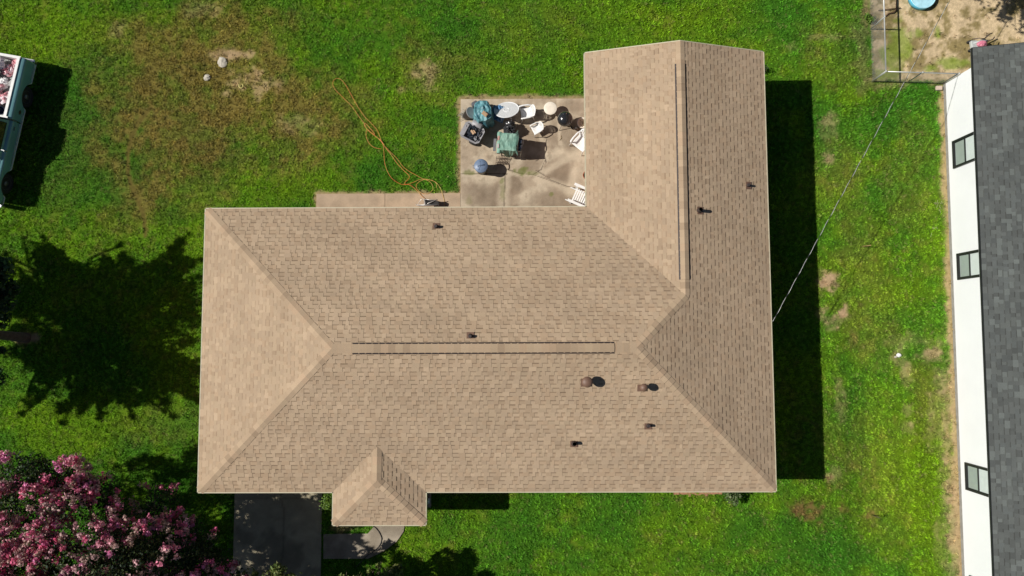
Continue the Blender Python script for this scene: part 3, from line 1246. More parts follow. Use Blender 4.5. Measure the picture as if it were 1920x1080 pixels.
# ---------------------------------------------------------------- neighbour's house
nb = thing('white_house', 'white walled house with charcoal shingle roof at the right edge', 'house', (nwall_x(0), 0, 0))
NY0, NY1 = -13.0, 9.28
nx0, nx1 = nwall_x(NY0), nwall_x(NY1)
mb = MB()
mb.prism([(nx0, NY0), (nx0 + 9, NY0), (nx1 + 9, NY1), (nx1, NY1)], -.1, 2.62)
mnw = mat('white_siding', (.80, .82, .84), .55, var=.02, vscale=1.2)
obj('wall', mb, mnw, nb, world_coords=True)
mb = MB()
mb.prism([(nx0 - .02, NY0 - .02), (nx0 + .3, NY0 - .02), (nx1 + .3, NY1 + .02), (nx1 - .02, NY1 + .02)], -.1, .12)
obj('foundation', mb, mat('foundation_grey', alb(150, 148, 142), .9), nb, world_coords=True)
NOV = .52
ezn = 2.5
npitch = .30
mb = MB()
da = Vector((nx1 - nx0, NY1 - NY0, 0)).normalized()
inn = (da.y, -da.x)
ny_top = 9.60
ex0, ex1 = nwall_x(NY0 - .4) - NOV, nwall_x(ny_top) - NOV
pe0, pe1 = (ex0, NY0 - .4), (ex1, ny_top)
dep = 5.0
T_GREY = [(1, 1, 1), (.9, .9, .9), (1.05, 1.06, 1.05), (.84, .85, .86), (.95, .96, .96), (1.25, 1.28, 1.27), (1.0, 1.02, 1.03), (.78, .78, .78)]
shingle_face(mb, pe0, inn, [[pe0, (pe0[0] + inn[0] * dep, pe0[1] + inn[1] * dep), (pe1[0] + inn[0] * dep, pe1[1] + inn[1] * dep), pe1]], npitch, ezn + .03, 31, T_GREY, exposure=.15, tabw=(.09, .24), gapw=(.09, .24), band=.2, band_tone=.72)
obj('roof', mb, mat('charcoal_shingle', alb(97, 101, 99, 1.25), .9, attr='tone', var=.06, vscale=1.5, fine=.14, fscale=70, bump=.15, bscale=120, spec=.2), nb, world_coords=True)
mb = MB()
zr_ = ezn + .03 + dep * npitch
mb.add([(pe0[0] + inn[0] * dep, pe0[1] + inn[1] * dep, zr_), (pe0[0] + inn[0] * dep * 2, pe0[1] + inn[1] * dep * 2, ezn), (pe1[0] + inn[0] * dep * 2, pe1[1] + inn[1] * dep * 2, ezn), (pe1[0] + inn[0] * dep, pe1[1] + inn[1] * dep, zr_)], [(0, 1, 2, 3)])
obj('rear_slope', mb, mat('charcoal_plain', alb(100, 108, 106, 1.25), .9, var=.15, vscale=5), nb, world_coords=True)
mb = MB()
mblk = mat('black_trim', (.018, .02, .02), .45, var=.05)


def board(mbx, A, B, t, h, u=.0):
    A, B = Vector(A), Vector(B)
    d = (B - A)
    d.z = 0
    d.normalize()
    o = Vector((-d.y, d.x, 0)) * t
    uu = Vector((0, 0, u))
    w = Vector((0, 0, -h))
    mbx.add([A + uu, B + uu, B + o + uu, A + o + uu, A + w, B + w, B + o + w, A + o + w], [(3, 2, 1, 0), (4, 5, 6, 7), (7, 6, 2, 3), (4, 7, 3, 0), (2, 6, 5, 1), (1, 5, 4, 0)])


board(mb, (*pe0, ezn + .02), (*pe1, ezn + .02), .03, .07)
board(mb, (*pe1, ezn + .02), (pe1[0] + inn[0] * dep, pe1[1] + inn[1] * dep, zr_ - .01), .02, .16)
obj('fascia', mb, mblk, nb, world_coords=True)
mb = MB()
q0, q1 = Vector((*pe0, ezn - .1)), Vector((*pe1, ezn - .1))
inv = Vector((inn[0], inn[1], 0)) * .6
mb.face([q0, q0 + inv, q1 + inv, q1])
obj('soffit', mb, mnw, nb, world_coords=True)

mng = mat('reflective_glass', (.30, .36, .33), .12, var=.06, vscale=3, spec=.8)
mblind = mat('pale_blind', (.55, .62, .60), .6, var=.05)


def n_window(pyc, pxl, wid, z0=.52, z1=1.72, open_=False):
    """window in the white wall; pxl, pyc: photo pixel of the middle of its sill"""
    X, Y = at(pxl, pyc, z0)
    X = nwall_x(Y)
    g = MB()
    f = MB()
    t = .065
    g_w = wid
    # local frame: along wall da, outward = -inn
    A = Vector((X, Y, 0))
    out = Vector((-inn[0], -inn[1], 0))

    def bx(mbx, u0, u1, w0, w1, d0, d1):
        pts = []
        for d in (d0, d1):
            for (u, w) in ((u0, w0), (u1, w0), (u1, w1), (u0, w1)):
                pts.append(A + da * u + out * d + Vector((0, 0, w)))
        mbx.add(pts, [(0, 1, 2, 3), (7, 6, 5, 4), (4, 5, 1, 0), (5, 6, 2, 1), (6, 7, 3, 2), (7, 4, 0, 3)])
    h = wid / 2
    bx(f, -h - t, h + t, z0 - t, z0, .0, .075)
    bx(f, -h - t, h + t, z1, z1 + t, .0, .075)
    bx(f, -h - t, -h, z0, z1, .0, .075)
    bx(f, h, h + t, z0, z1, .0, .075)
    zm = z0 + (z1 - z0) * .52
    bx(f, -h, h, zm - .022, zm + .022, .0, .055)
    bx(f, -h, -h + .03, z0, z1, .0, .04)
    bx(f, h - .03, h, z0, z1, .0, .04)
    bx(f, -h + .03, h - .03, z0, z0 + .04, .0, .04)
    w = obj('window', f, mblk, nb, world_coords=True)
    bx(g, -h + .03, h - .03, z0 + .04, zm - .022, .004, .018)
    obj('lower_pane', g, mng, w, world_coords=True)
    g = MB()
    bx(g, -h + .03, h - .03, zm + .022, z1, .004, .022)
    obj('upper_pane', g, mblind, w, world_coords=True)


n_window(290, 1796, .86)
n_window(500, 1801, .80)
n_window(893, 1820, .80)
n_window(1106, 1833, .80)

# ---------------------------------------------------------------- chain link fence
fA = Vector((*at(1635, 153), 0))
fB = Vector((nwall_x(9.3) - .06, at(1767, 157)[1], 0))
fC = Vector((fA.x + .10, 17.0, 0))
fence = thing('chain_link_fence', 'galvanized chain link fence enclosing the sandy yard beside the white house', 'fence', fA)
mgal = mat('galvanized_steel', (.55, .56, .55), .45, .6, var=.1)
FH = 1.0
rails = MB()
up = Vector((0, 0, FH))
rails.cyl(fA + up, fC + up, .024, n=8)
rails.cyl(fA + up, fB + up, .021, n=8)
obj('top_rail', rails, mgal, fence, world_coords=True)
for p in [fA, fB, fA.lerp(fB, .5), fA.lerp(fC, .26), fA.lerp(fC, .55), fA.lerp(fC, .85)]:
    k = MB()
    k.cyl(p, p + up * 1.03, .030 if p in (fA, fB) else .022, n=10)
    k.lathe([(.033, 0), (.03, .02), (0, .035)], 10, p + up * 1.03)
    obj('post', k, mgal, fence, world_coords=True)


def mesh_panel(A, B, pitch=.065, r=.0019):
    k = MB()
    L = (B - A).length
    d = (B - A).normalized()
    h = FH - .03
    n = int((L + h) / pitch)
    for i in range(n):
        u = -h + i * pitch
        for s in (0, 1):
            a_u, b_u = u, u + h
            a_z, b_z = 0.02, h
            if a_u < 0:
                a_z += -a_u
                a_u = 0
            if b_u > L:
                b_z -= b_u - L
                b_u = L
            if b_u <= a_u:
                continue
            if s:
                a_u, b_u = L - a_u, L - b_u
            off = Vector((d.y, -d.x, 0)) * (.003 if s else -.003)
            k.cyl(A + d * a_u + off + Vector((0, 0, a_z)), A + d * b_u + off + Vector((0, 0, b_z)), r, n=4, caps=False)
    return k


k = mesh_panel(fA, fB)
obj('wire_mesh', k, mgal, fence, world_coords=True)
k = mesh_panel(fA, fC)
obj('wire_mesh', k, mgal, fence, world_coords=True)

# ---------------------------------------------------------------- service cable
ca0 = Vector(at3(1447, 603, 2.62))
ca0.x = HX1 + .03
ca1 = Vector(at3(1786, -10, 3.45))
dcab = (ca1 - ca0)
ca2 = ca0 + dcab * 1.8 + Vector((0, 0, .4))


def cab_pt(t):
    p = ca0.lerp(ca2, t)
    return p - Vector((0, 0, .35 * 4 * t * (1 - t) * .5))


cable = thing('service_cable', 'twisted overhead power cable running from the tan roof eave to upper right', 'cable', ca0)
for ph, nm, m_, r_ in ((0, 'insulated_wire', mat('black_insulation', (.02, .02, .02), .5), .0075), (PI, 'bare_wire', mat('bare_aluminium', (.75, .76, .74), .4, .3), .0055)):
    pts = []
    n = 420
    for i in range(n + 1):
        t = i / n
        p = cab_pt(t)
        a = ph + t * 2 * PI * 30
        side = Vector((dcab.y, -dcab.x, 0)).normalized()
        pts.append(p + side * .008 * math.cos(a) + Vector((0, 0, .008 * math.sin(a))))
    k = MB()
    k.tube(pts, r_, 5)
    obj(nm, k, m_, cable, world_coords=True)

# ---------------------------------------------------------------- foliage


def leaf_cloud(lobes, per_m2, size, seed, carve=.38, inner=.55, flat=.4, colors=((.05, .12, .02),), density_noise=True, up_bias=.3):
    """numpy leaf quads spread through the outer volume of each lobe"""
    r = np.random.RandomState(seed)
    P, Nn = [], []
    for (cx, cy, cz, R, hz) in lobes:
        n = int(per_m2 * 4 * PI * R * R)
        d = r.normal(size=(n, 3))
        d /= np.linalg.norm(d, axis=1)[:, None]
        rr = R * (inner + (1 - inner) * r.rand(n) ** .6) * (1 + .22 * (vnoise(d[:, 0] * 2 + cx, d[:, 1] * 2 + cy + d[:, 2], 1.6, seed) - .5) * 2)
        p = np.array([cx, cy, cz]) + d * rr[:, None] * np.array([1, 1, hz])
        P.append(p)
        Nn.append(d)
    P = np.concatenate(P)
    Nn = np.concatenate(Nn)
    # carve gaps
    g = vnoise(P[:, 0] + P[:, 2] * .7, P[:, 1] - P[:, 2] * .5, 2.6, seed + 3)
    g2 = vnoise(P[:, 0] - P[:, 2] * .4, P[:, 1] + P[:, 2] * .6, 5.5, seed + 5)
    keep = (g * .6 + g2 * .4) > carve if density_noise else np.ones(len(P), bool)
    P, Nn = P[keep], Nn[keep]
    n = len(P)
    nn = Nn + r.normal(size=(n, 3)) * .8 + np.array([0, 0, up_bias])
    nn /= np.linalg.norm(nn, axis=1)[:, None]
    t = np.cross(nn, r.normal(size=(n, 3)))
    t /= np.linalg.norm(t, axis=1)[:, None]
    b = np.cross(nn, t)
    s = size * r.uniform(.6, 1.35, n)[:, None]
    v = np.stack([P - t * s * .5, P - b * s * .32 + nn * s * .08, P + t * s * .55, P + b * s * .32 + nn * s * .08], 1).reshape(-1, 3)
    q = np.arange(4 * n).reshape(n, 4)
    C = np.array(colors)[r.randint(0, len(colors), n)] * r.uniform(.65, 1.35, n)[:, None]
    C = np.repeat(C, 4, 0)
    return v, q, C


def bloom_cloud(lobes, n_cl, seed, colors):
    """panicles: elongated clusters of small crinkled petals on the upper outside of the lobes"""
    r = np.random.RandomState(seed)
    V, Q, C = [], [], []
    base = 0
    w = np.array([l[3] ** 2 * (1.0 if l[0] < -13.6 else .18) for l in lobes])
    w = w / w.sum()
    for c in range(n_cl):
        cx, cy, cz, R, hz = lobes[r.choice(len(lobes), p=w)]
        d = r.normal(size=3)
        d[2] = abs(d[2]) * .9 + .05
        d /= np.linalg.norm(d)
        q = np.array([cx, cy, cz]) + d * R * np.array([1, 1, hz]) * r.uniform(.95, 1.12)
        if vnoise(q[0], q[1], 2.4, 3) < r.uniform(.30, .62):
            continue
        ax = d + r.normal(size=3) * .35
        ax[2] += .4
        ax /= np.linalg.norm(ax)
        L = r.uniform(.12, .26)
        m = r.randint(30, 55)
        t = r.rand(m)
        off = r.normal(size=(m, 3)) * (.055 * (1.25 - t))[:, None]
        P = q + ax * (t * L)[:, None] + off
        nn = off / (np.linalg.norm(off, axis=1)[:, None] + 1e-6) + r.normal(size=(m, 3)) * .5
        nn /= np.linalg.norm(nn, axis=1)[:, None]
        tt = np.cross(nn, r.normal(size=(m, 3)))
        tt /= np.linalg.norm(tt, axis=1)[:, None]
        bb = np.cross(nn, tt)
        s = r.uniform(.022, .042, m)[:, None]
        v = np.stack([P - tt * s, P - bb * s, P + tt * s, P + bb * s], 1).reshape(-1, 3)
        V.append(v)
        Q.append(np.arange(4 * m).reshape(m, 4) + base)
        base += 4 * m
        fade = colors[r.randint(len(colors))]
        C.append(np.repeat(np.array(fade) * r.uniform(.75, 1.25, m)[:, None], 4, 0))
    return np.concatenate(V), np.concatenate(Q), np.concatenate(C)


mleaf = mat('leaf', None, .55, attr='tone', var=.12, vscale=3, trans=.22, spec=.3)
mpetal = mat('petal', None, .7, attr='tone', var=.08, vscale=8, trans=.25)
mbark = mat('bark', (.13, .095, .07), .9, var=.3, vscale=9, bump=.6, bscale=25)
mpalebark = mat('pale_bark', (.28, .22, .17), .8, var=.25, vscale=7, bump=.4, bscale=25)


def limb(mbx, a, b, r0, r1, seed, bend=.25, n=7):
    r = random.Random(seed)
    a, b = Vector(a), Vector(b)
    L = (b - a).length
    o = Vector((r.uniform(-1, 1), r.uniform(-1, 1), r.uniform(-.3, .6))) * L * bend * .5
    pts = []
    for i in range(n + 1):
        t = i / n
        pts.append(a.lerp(b, t) + o * math.sin(PI * t) + Vector((r.uniform(-1, 1), r.uniform(-1, 1), 0)) * L * .012)
    mbx.tube(pts, r0, 8, taper=r1)
    return pts


def satellites(lobes, n, seed, smin=.22, smax=.42):
    r = random.Random(seed)
    out = list(lobes)
    for (x, y, z, R_, hz) in lobes:
        m = int(n * min(1, R_))
        for _ in range(m):
            a, b = r.uniform(0, 2 * PI), r.uniform(-.5, .6)
            k = R_ * r.uniform(smin, smax)
            out.append((x + math.cos(a) * R_ * 1.08, y + math.sin(a) * R_ * 1.08, z + b * R_ * hz, k, .8))
    return out


def tree(name, label, cat, base, lobes, trunk_r, fork_z, leaf_kw, seed, bark=mbark, stems=1, blooms=None, blab=None):
    t = thing(name, label, cat, (base[0], base[1], 0))
    tk = MB()
    r = random.Random(seed)
    fx = np.mean([l[0] for l in lobes])
    fy = np.mean([l[1] for l in lobes])
    for s_ in range(stems):
        a = 2 * PI * s_ / stems
        sp = .14 if stems > 1 else 0
        b0 = Vector((base[0] + math.cos(a) * sp, base[1] + math.sin(a) * sp, -.1))
        f = Vector((base[0] + (fx - base[0]) * .35 + math.cos(a) * sp * 4, base[1] + (fy - base[1]) * .35 + math.sin(a) * sp * 4, fork_z))
        tk.tube([b0, b0 + Vector((0, 0, .15)), b0.lerp(f, .5) + Vector((.04, .03, 0)), f], trunk_r * 1.25, 10, taper=trunk_r * .7)
        for i, l in enumerate(lobes):
            if i % stems != s_ % stems:
                continue
            c = Vector(l[:3])
            pts = limb(tk, f, c, trunk_r * .5, .02, seed * 31 + i)
            for j in range(5):
                d = Vector((r.gauss(0, 1), r.gauss(0, 1), r.gauss(.2, .8))).normalized()
                limb(tk, pts[r.randint(4, 6)], c + d * l[3] * .92, trunk_r * .16 + .008, .006, seed + i * 7 + j, .15, 4)
    obj('trunk', tk, bark, t, world_coords=True)
    sat = leaf_kw.pop('sat', 0)
    v, q, C = leaf_cloud(satellites(lobes, sat, seed) if sat else lobes, seed=seed, **leaf_kw)
    obj('crown', np_mesh('crown', v, q, C, False), mleaf, t, world_coords=True)
    if blooms:
        v, q, C = bloom_cloud(lobes, blooms[0], seed + 1, blooms[1])
        obj('blossoms', np_mesh('blossoms', v, q, C, False), mpetal, t, world_coords=True, label=blab)
    return t


def lobe(px, py, z, r, hz=.85):
    x, y = at(px, py, z)
    return (x, y, z, r, hz)


def slobe(px, py, z, r, hz=.85):
    """a lobe whose shadow falls at px, py on the ground"""
    x, y = at(px, py, 0)
    return (x - 1.0237 * z, y + .03 * z, z, r, hz)


# pink crape myrtle at the lower left
ML = [lobe(45, 925, 4.0, 1.15), lobe(130, 915, 3.6, .8), lobe(65, 880, 3.7, .5), lobe(135, 893, 3.4, .5), lobe(195, 925, 3.1, .6), lobe(15, 1010, 4.3, 1.4), lobe(150, 1055, 4.6, 1.15), lobe(105, 1000, 4.4, 1.05), lobe(190, 1010, 3.8, .8), lobe(230, 990, 3.1, .85), lobe(235, 1060, 4.2, 1.1), lobe(320, 1005, 2.5, .8), lobe(375, 1060, 2.7, .9), lobe(255, 1050, 3.7, 1.25),
      lobe(345, 1045, 2.8, 1.15), lobe(300, 945, 2.2, .72), lobe(60, 1100, 4.5, 1.4), lobe(180, 1120, 4.7, 1.4), lobe(400, 1100, 2.5, 1.0), lobe(-50, 960, 3.3, 1.2), lobe(-50, 1080, 3.4, 1.3), lobe(300, 1150, 3.4, 1.4)]
mbase = at(215, 1075)
tree('crape_myrtle', 'crape myrtle tree covered in pink blossom at the lower left corner', 'tree', mbase, ML, .09, 1.3,
     dict(per_m2=230, carve=.40, size=.085, inner=.35, colors=((.022, .045, .014), (.04, .07, .016), (.018, .04, .018), (.08, .10, .03))), 5, mpalebark, 4,
     blooms=(4600, ((.78, .24, .36), (.80, .36, .44), (.72, .44, .46), (.52, .14, .24), (.52, .34, .32), (.76, .16, .30), (.60, .40, .36), (.72, .24, .44), (.45, .30, .24))), blab='clusters of pink blossom')

# shade tree off the left edge, its shadow lies on the lawn
SL = [slobe(190, 600, 5.2, 1.7), slobe(120, 575, 5.4, 1.3), slobe(270, 580, 5.0, 1.5), slobe(215, 665, 4.8, 1.3), slobe(110, 660, 5.0, 1.0), slobe(290, 680, 4.6, 1.1), slobe(40, 560, 5.0, .8),
      slobe(335, 580, 4.8, .8), slobe(340, 700, 4.6, .7), slobe(180, 530, 5.3, .8), slobe(110, 520, 5.2, .7), slobe(290, 520, 5.2, .7), slobe(50, 640, 5.6, .8), slobe(365, 545, 4.8, .6)]


def spike(x0, y0, x1, y1, z, r0=.46, r1=.12, n=6):
    for i in range(n):
        t = i / (n - 1)
        SL.append(slobe(x0 + (x1 - x0) * t + random.uniform(-5, 5), y0 + (y1 - y0) * t + random.uniform(-4, 4), z + random.uniform(-.2, .2), r0 + (r1 - r0) * t))


for sp in ((120, 530, 86, 444, 5.2), (105, 500, 46, 450, 5.1), (215, 530, 196, 480, 5.4), (255, 530, 224, 462, 5.4), (300, 520, 352, 440, 5.1), (310, 500, 380, 490, 5.0), (60, 560, 10, 480, 4.7), (100, 700, 44, 772, 4.8),
           (130, 700, 112, 790, 4.7), (200, 710, 186, 785, 4.6), (260, 720, 246, 778, 4.5), (320, 710, 372, 752, 4.4), (90, 650, 40, 700, 5.0), (290, 720, 320, 780, 4.5), (340, 600, 385, 560, 4.6), (330, 690, 384, 690, 4.4), (160, 720, 150, 775, 4.6)):
    spike(*sp)
SL += [lobe(-18, 520, 3.2, .55), lobe(-6, 568, 3.0, .5), lobe(2, 500, 3.4, .35), lobe(0, 600, 2.9, .28), lobe(4, 711, 3.0, .22), lobe(0, 655, 3.0, .2), lobe(22, 540, 3.0, .28)]
tree('shade_tree', 'big leafy tree just off the left edge casting its shadow on the lawn', 'tree', at(48, 633), SL, .17, 2.4,
     dict(sat=3, carve=.445, per_m2=210, size=.15, inner=.1, colors=((.035, .085, .03), (.05, .10, .04), (.03, .07, .03))), 9)

# small tree beyond the bottom edge
BL = [slobe(655, 1062, 2.6, .6), slobe(715, 1062, 2.7, .65), slobe(765, 1075, 2.8, .7), slobe(700, 1100, 2.8, .9), slobe(850, 1072, 3.0, .62), slobe(868, 1040, 3.1, .36), slobe(880, 1052, 3.0, .28), slobe(843, 1040, 3.0, .2), slobe(800, 1105, 2.8, .9), slobe(890, 1100, 2.8, .7), lobe(722, 1088, 2.2, .45), lobe(700, 1072, 1.9, .22), lobe(745, 1068, 2.0, .2), lobe(712, 1060, 1.9, .14)]
tree('small_tree', 'small yellow green tree at the bottom edge beside the front walk', 'tree', at(700, 1130), BL, .07, .8,
     dict(sat=6, per_m2=420, size=.10, inner=.1, colors=((.13, .16, .035), (.09, .14, .03), (.17, .19, .06))), 15)

# tree beyond the top right corner
TL = [slobe(1925, 5, 5.0, 1.1), slobe(1900, -40, 5.2, 1.2), slobe(1895, 25, 4.8, .4), slobe(1935, 40, 4.8, .6), slobe(1960, -20, 5.0, 1.4)]
tree('yard_tree', 'leafy tree beyond the top right corner shading the sandy yard', 'tree', at(1850, -130), TL, .12, 2.2,
     dict(per_m2=110, size=.13, inner=.2, colors=((.04, .09, .03),)), 19)


def bush(name, label, cat, px, py, r, h, n, colors, seed, leaf=.06):
    x, y = at(px, py, h * .6)
    lo = [(x, y, h * .55, r, h * .5 / r)] + [(x + random.uniform(-r, r) * .6, y + random.uniform(-r, r) * .6, h * random.uniform(.4, .8), r * .5, .9) for _ in range(4)]
    t = thing(name, label, cat, (x, y, 0))
    s = MB()
    rr = random.Random(seed)
    for i in range(9):
        a = rr.uniform(0, 2 * PI)
        s.tube([(x, y, -.03), (x + math.cos(a) * r * .3, y + math.sin(a) * r * .3, h * .4), (x + math.cos(a) * r * .8, y + math.sin(a) * r * .8, h * .8)], .012, 5, taper=.004)
    obj('stem', s, mbark, t, world_coords=True)
    v, q, C = leaf_cloud(lo, n, leaf, seed, inner=.3, colors=colors)
    obj('foliage', np_mesh('foliage', v, q, C, False), mleaf, t, world_coords=True)


bush('shrub', 'bright yellow green shrub at the corner of the porch roof', 'shrub', 611, 938, .34, .9, 420, ((.16, .26, .03), (.12, .22, .03)), 41)
bush('shrub', 'sprawling leafy plant under the front eave near the right corner', 'shrub', 1372, 929, .34, .6, 300, ((.12, .17, .06), (.06, .12, .03), (.2, .24, .12)), 42, .08)
bush('shrub', 'small dark plant against the east gable wall of the wing', 'shrub', 1434, 129, .13, .4, 300, ((.03, .06, .02),), 43)
bush('weed', 'broad leaved green weed at the outer foot of the chain link fence', 'weed', 1631, 33, .2, .25, 260, ((.14, .24, .03), (.1, .2, .03)), 44, .07)
bush('weed', 'low green weed rooted in the crack of the patio', 'weed', 978, 322, .10, .08, 200, ((.10, .14, .05),), 45, .04)

# ================================================================ objects

def sphere_pts(c, R, amp, seed, nu=20, nv=12, crease=1.0, zmin=None, T=None):
    """crumpled closed shape"""
    def fn(a, b):
        th, ph = 2 * PI * a, PI * b
        d = np.array([math.sin(ph) * math.cos(th), math.sin(ph) * math.sin(th), math.cos(ph)])
        k = float(vnoise(d[0] * 1.5 + d[2], d[1] * 1.5 - d[2], 1.6, seed % 7)) - .5
        k2 = abs(float(vnoise(d[0] * 2 + seed, d[1] * 2 + d[2] * 1.7, 2.9, (seed + 2) % 7)) - .5) * crease
        s = 1 + amp * (k * 2 - k2 * 2.4 + .3)
        p = Vector((c[0] + R[0] * d[0] * s, c[1] + R[1] * d[1] * s, c[2] + R[2] * d[2] * s))
        if zmin is not None and p.z < zmin:
            p.z = zmin
        return T @ p if T is not None else p
    return fn


def crumple(mb, c, R, amp, seed, nu=22, nv=14, col=None, zmin=None, crease=1.0):
    mb.grid(sphere_pts(c, R, amp, seed, crease=crease, zmin=zmin), nu, nv, col, sm=False)


def drape(mb, w, d, h, seed, top=.62, flare=1.1, zlow=.12, folds=.03, nu=34, nv=30, c=(0, 0), rnd=0.0):
    def fn(a, b):
        u, v = a * 2 - 1, b * 2 - 1
        s = max(abs(u), abs(v))
        rk = 1 - rnd * (abs(u * v) / max(s * s, 1e-6))
        n = float(fbm(np.array(u * 1.3 + seed), np.array(v * 1.3 - seed), 1.7, seed % 5, 4, .6)) - .5
        n2 = abs(float(vnoise(np.array(u + seed * 3.1), np.array(v + seed), 3.3, (seed + 1) % 6)) - .5)
        if s <= top:
            k = 1 / top
            x, y, z = u * k * w / 2 * rk, v * k * d / 2 * rk, h
            z += (n * 1.6 - n2 * 1.5) * folds * 2
        else:
            t = (s - top) / (1 - top)
            pu, pv = u / s, v / s
            ang = math.atan2(v, u)
            f = 1 + (flare - 1) * t + .05 * t * math.sin(ang * 9 + seed) + .03 * t * math.sin(ang * 17)
            x, y = pu * w / 2 * f * rk, pv * d / 2 * f * rk
            z = h * (1 - t) + zlow * t * (1 + .6 * math.sin(ang * 5 + seed)) + n * folds
            x += n * folds * 2
            y += n2 * folds * 2
        return (c[0] + x, c[1] + y, z)
    mb.grid(fn, nu, nv, sm=False)


def solidify(o, t):
    m = o.modifiers.new('thick', 'SOLIDIFY')
    m.thickness = t
    m.offset = 0
    return o


# ---------------------------------------------------------------- pickup truck
mteal = mat('teal_paint', alb(120, 170, 176, 1.1), .35, var=.10, vscale=2.0, coat=.3, fine=.05)
mtw = mat('worn_white', (.74, .74, .72), .5, var=.10, vscale=6)
mchr = mat('chrome', (.7, .7, .7), .25, .9, var=.05)
mtyre = mat('tyre_rubber', (.025, .025, .026), .85, var=.15)
mbed = mat('bed_floor', (.34, .35, .35), .7, var=.3, vscale=5)
mdg = mat('dark_glass', (.01, .014, .014), .05, var=.01, spec=.6)
A_ = Vector(at3(59, 184, .37))
B_ = Vector(at3(21, 346, .37))
fw = (B_ - A_)
WB = fw.length
fw.normalize()
right = Vector((fw.y, -fw.x, 0))
orig = A_ + right * 0.97
truck = thing('pickup_truck', 'old teal and white pickup truck parked on the grass at the left edge', 'truck', (orig.x, orig.y, 0), math.atan2(-fw.x, fw.y))
truck.scale = (1, 1, .86)
YR, YF, YB = -1.22, 3.98, 1.02     # rear, front, bed/cab joint
WR = .39


def low_edge(y, base=.52):
    z = base
    for cy in (0, WB):
        d = abs(y - cy)
        if d < .50:
            z = max(z, min(.98, .42 + math.sqrt(max(0, .50 ** 2 - d * d)) * 1.08))
    return z


def side_panel(sx, y0, y1, top, prof, n=60):
    """prof: (fraction, x offset) from the low edge to the top"""
    k = MB()
    def fn(a, b):
        y = y0 + (y1 - y0) * a
        zl = low_edge(y)
        zt = top(y)
        z = zl + (zt - zl) * b
        f = max(0, min(1, (z - .5) / (zt - .5)))
        x = np.interp(f, [p[0] for p in prof], [p[1] for p in prof])
        endr = .05 * max(0, (y - 3.6) / .4) ** 2
        return (sx * (x - endr), y, z)
    k.grid(fn, n, 26)
    return k


PROF = [(0, .88), (.25, .925), (.55, .94), (.80, .94), (.89, .925), (.94, .88), (1, .74)]
for sx in (-1, 1):
    o = solidify(obj('bed_side', side_panel(sx, YR, YB - .02, lambda y: 1.27, PROF), mteal, truck), .02)
    o = solidify(obj('body_side', side_panel(sx, YB + .02, YF, lambda y: 1.14 if y > 2.45 else 1.16, PROF), mteal, truck), .02)
    k = MB()
    pts = [(sx * .90, YR + (YF - YR) * i / 110, low_edge(YR + (YF - YR) * i / 110) - .005) for i in range(111)]
    k.tube(pts, .022, 6)
    obj('lower_trim', k, mtw, truck)
    k = MB()
    k.tube([(sx * .942, YR + .02, .66), (sx * .942, -.62, .66)], .012, 5)
    obj('side_moulding', k, mchr, truck)
    k = MB()
    k.tube([(sx * .942, .60, .66), (sx * .942, WB - .60, .66)], .012, 5)
    obj('side_moulding', k, mchr, truck)
    k = MB()
    k.box((sx * .735, (YR + YB) / 2, 1.285), (.10, YB - YR - .02, .035))
    obj('bed_rail', k, mtw, truck)
    k = MB()
    k.box((sx * .70, (YR + YB) / 2, 1.0), (.03, YB - YR - .06, .54))
    k.box((sx * .60, 0, .86), (.22, .9, .26))
    obj('bed_inner_wall', k, mtw, truck)
    for cy in (0, WB):
        t = MB()
        M = Matrix.Translation((sx * .70, cy, WR)) @ Matrix.Rotation(PI / 2 * sx, 4, 'Y')
        t.lathe([(.22, -.10), (.33, -.11), (.375, -.09), (WR, -.05), (WR, .05), (.375, .09), (.33, .11), (.22, .10)], 30, M=M)
        wh = obj('wheel', t, mtyre, truck)
        wh.scale = (1, 1, 1 / .86)
        r_ = MB()
        r_.lathe([(.225, .09), (.22, .06), (.17, .05), (.15, .085), (.09, .10), (.08, .13), (.0, .135)], 26, M=M)
        r_.lathe([(.235, .095), (.225, .105), (.215, .09)], 26, M=M)
        obj('rim', r_, mat('painted_rim', (.16, .17, .17), .4, .5), wh)
# bed floor, front bulkhead, tailgate
k = MB()
k.box((0, (YR + YB) / 2, .72), (1.42, YB - YR - .06, .05))
for i in range(9):
    k.box((-.6 + i * .15, (YR + YB) / 2, .752), (.05, YB - YR - .1, .014))
obj('bed_floor', k, mbed, truck)
k = MB()
k.box((0, YB - .03, 1.0), (1.66, .05, .58))
k.box((0, YB - .035, 1.295), (1.70, .07, .03))
obj('bulkhead', k, mtw, truck)
k = MB()
k.box((0, YR + .03, .98), (1.56, .06, .56))
k.box((0, YR + .02, 1.27), (1.60, .09, .035))
obj('tailgate', k, mtw, truck)
for nm, yy, w_ in (('rear_bumper', YR - .09, 1.80), ('front_bumper', YF + .09, 1.90)):
    k = MB()
    k.rbox((0, yy, .56), (w_, .13, .20), .03)
    obj(nm, k, mchr, truck)
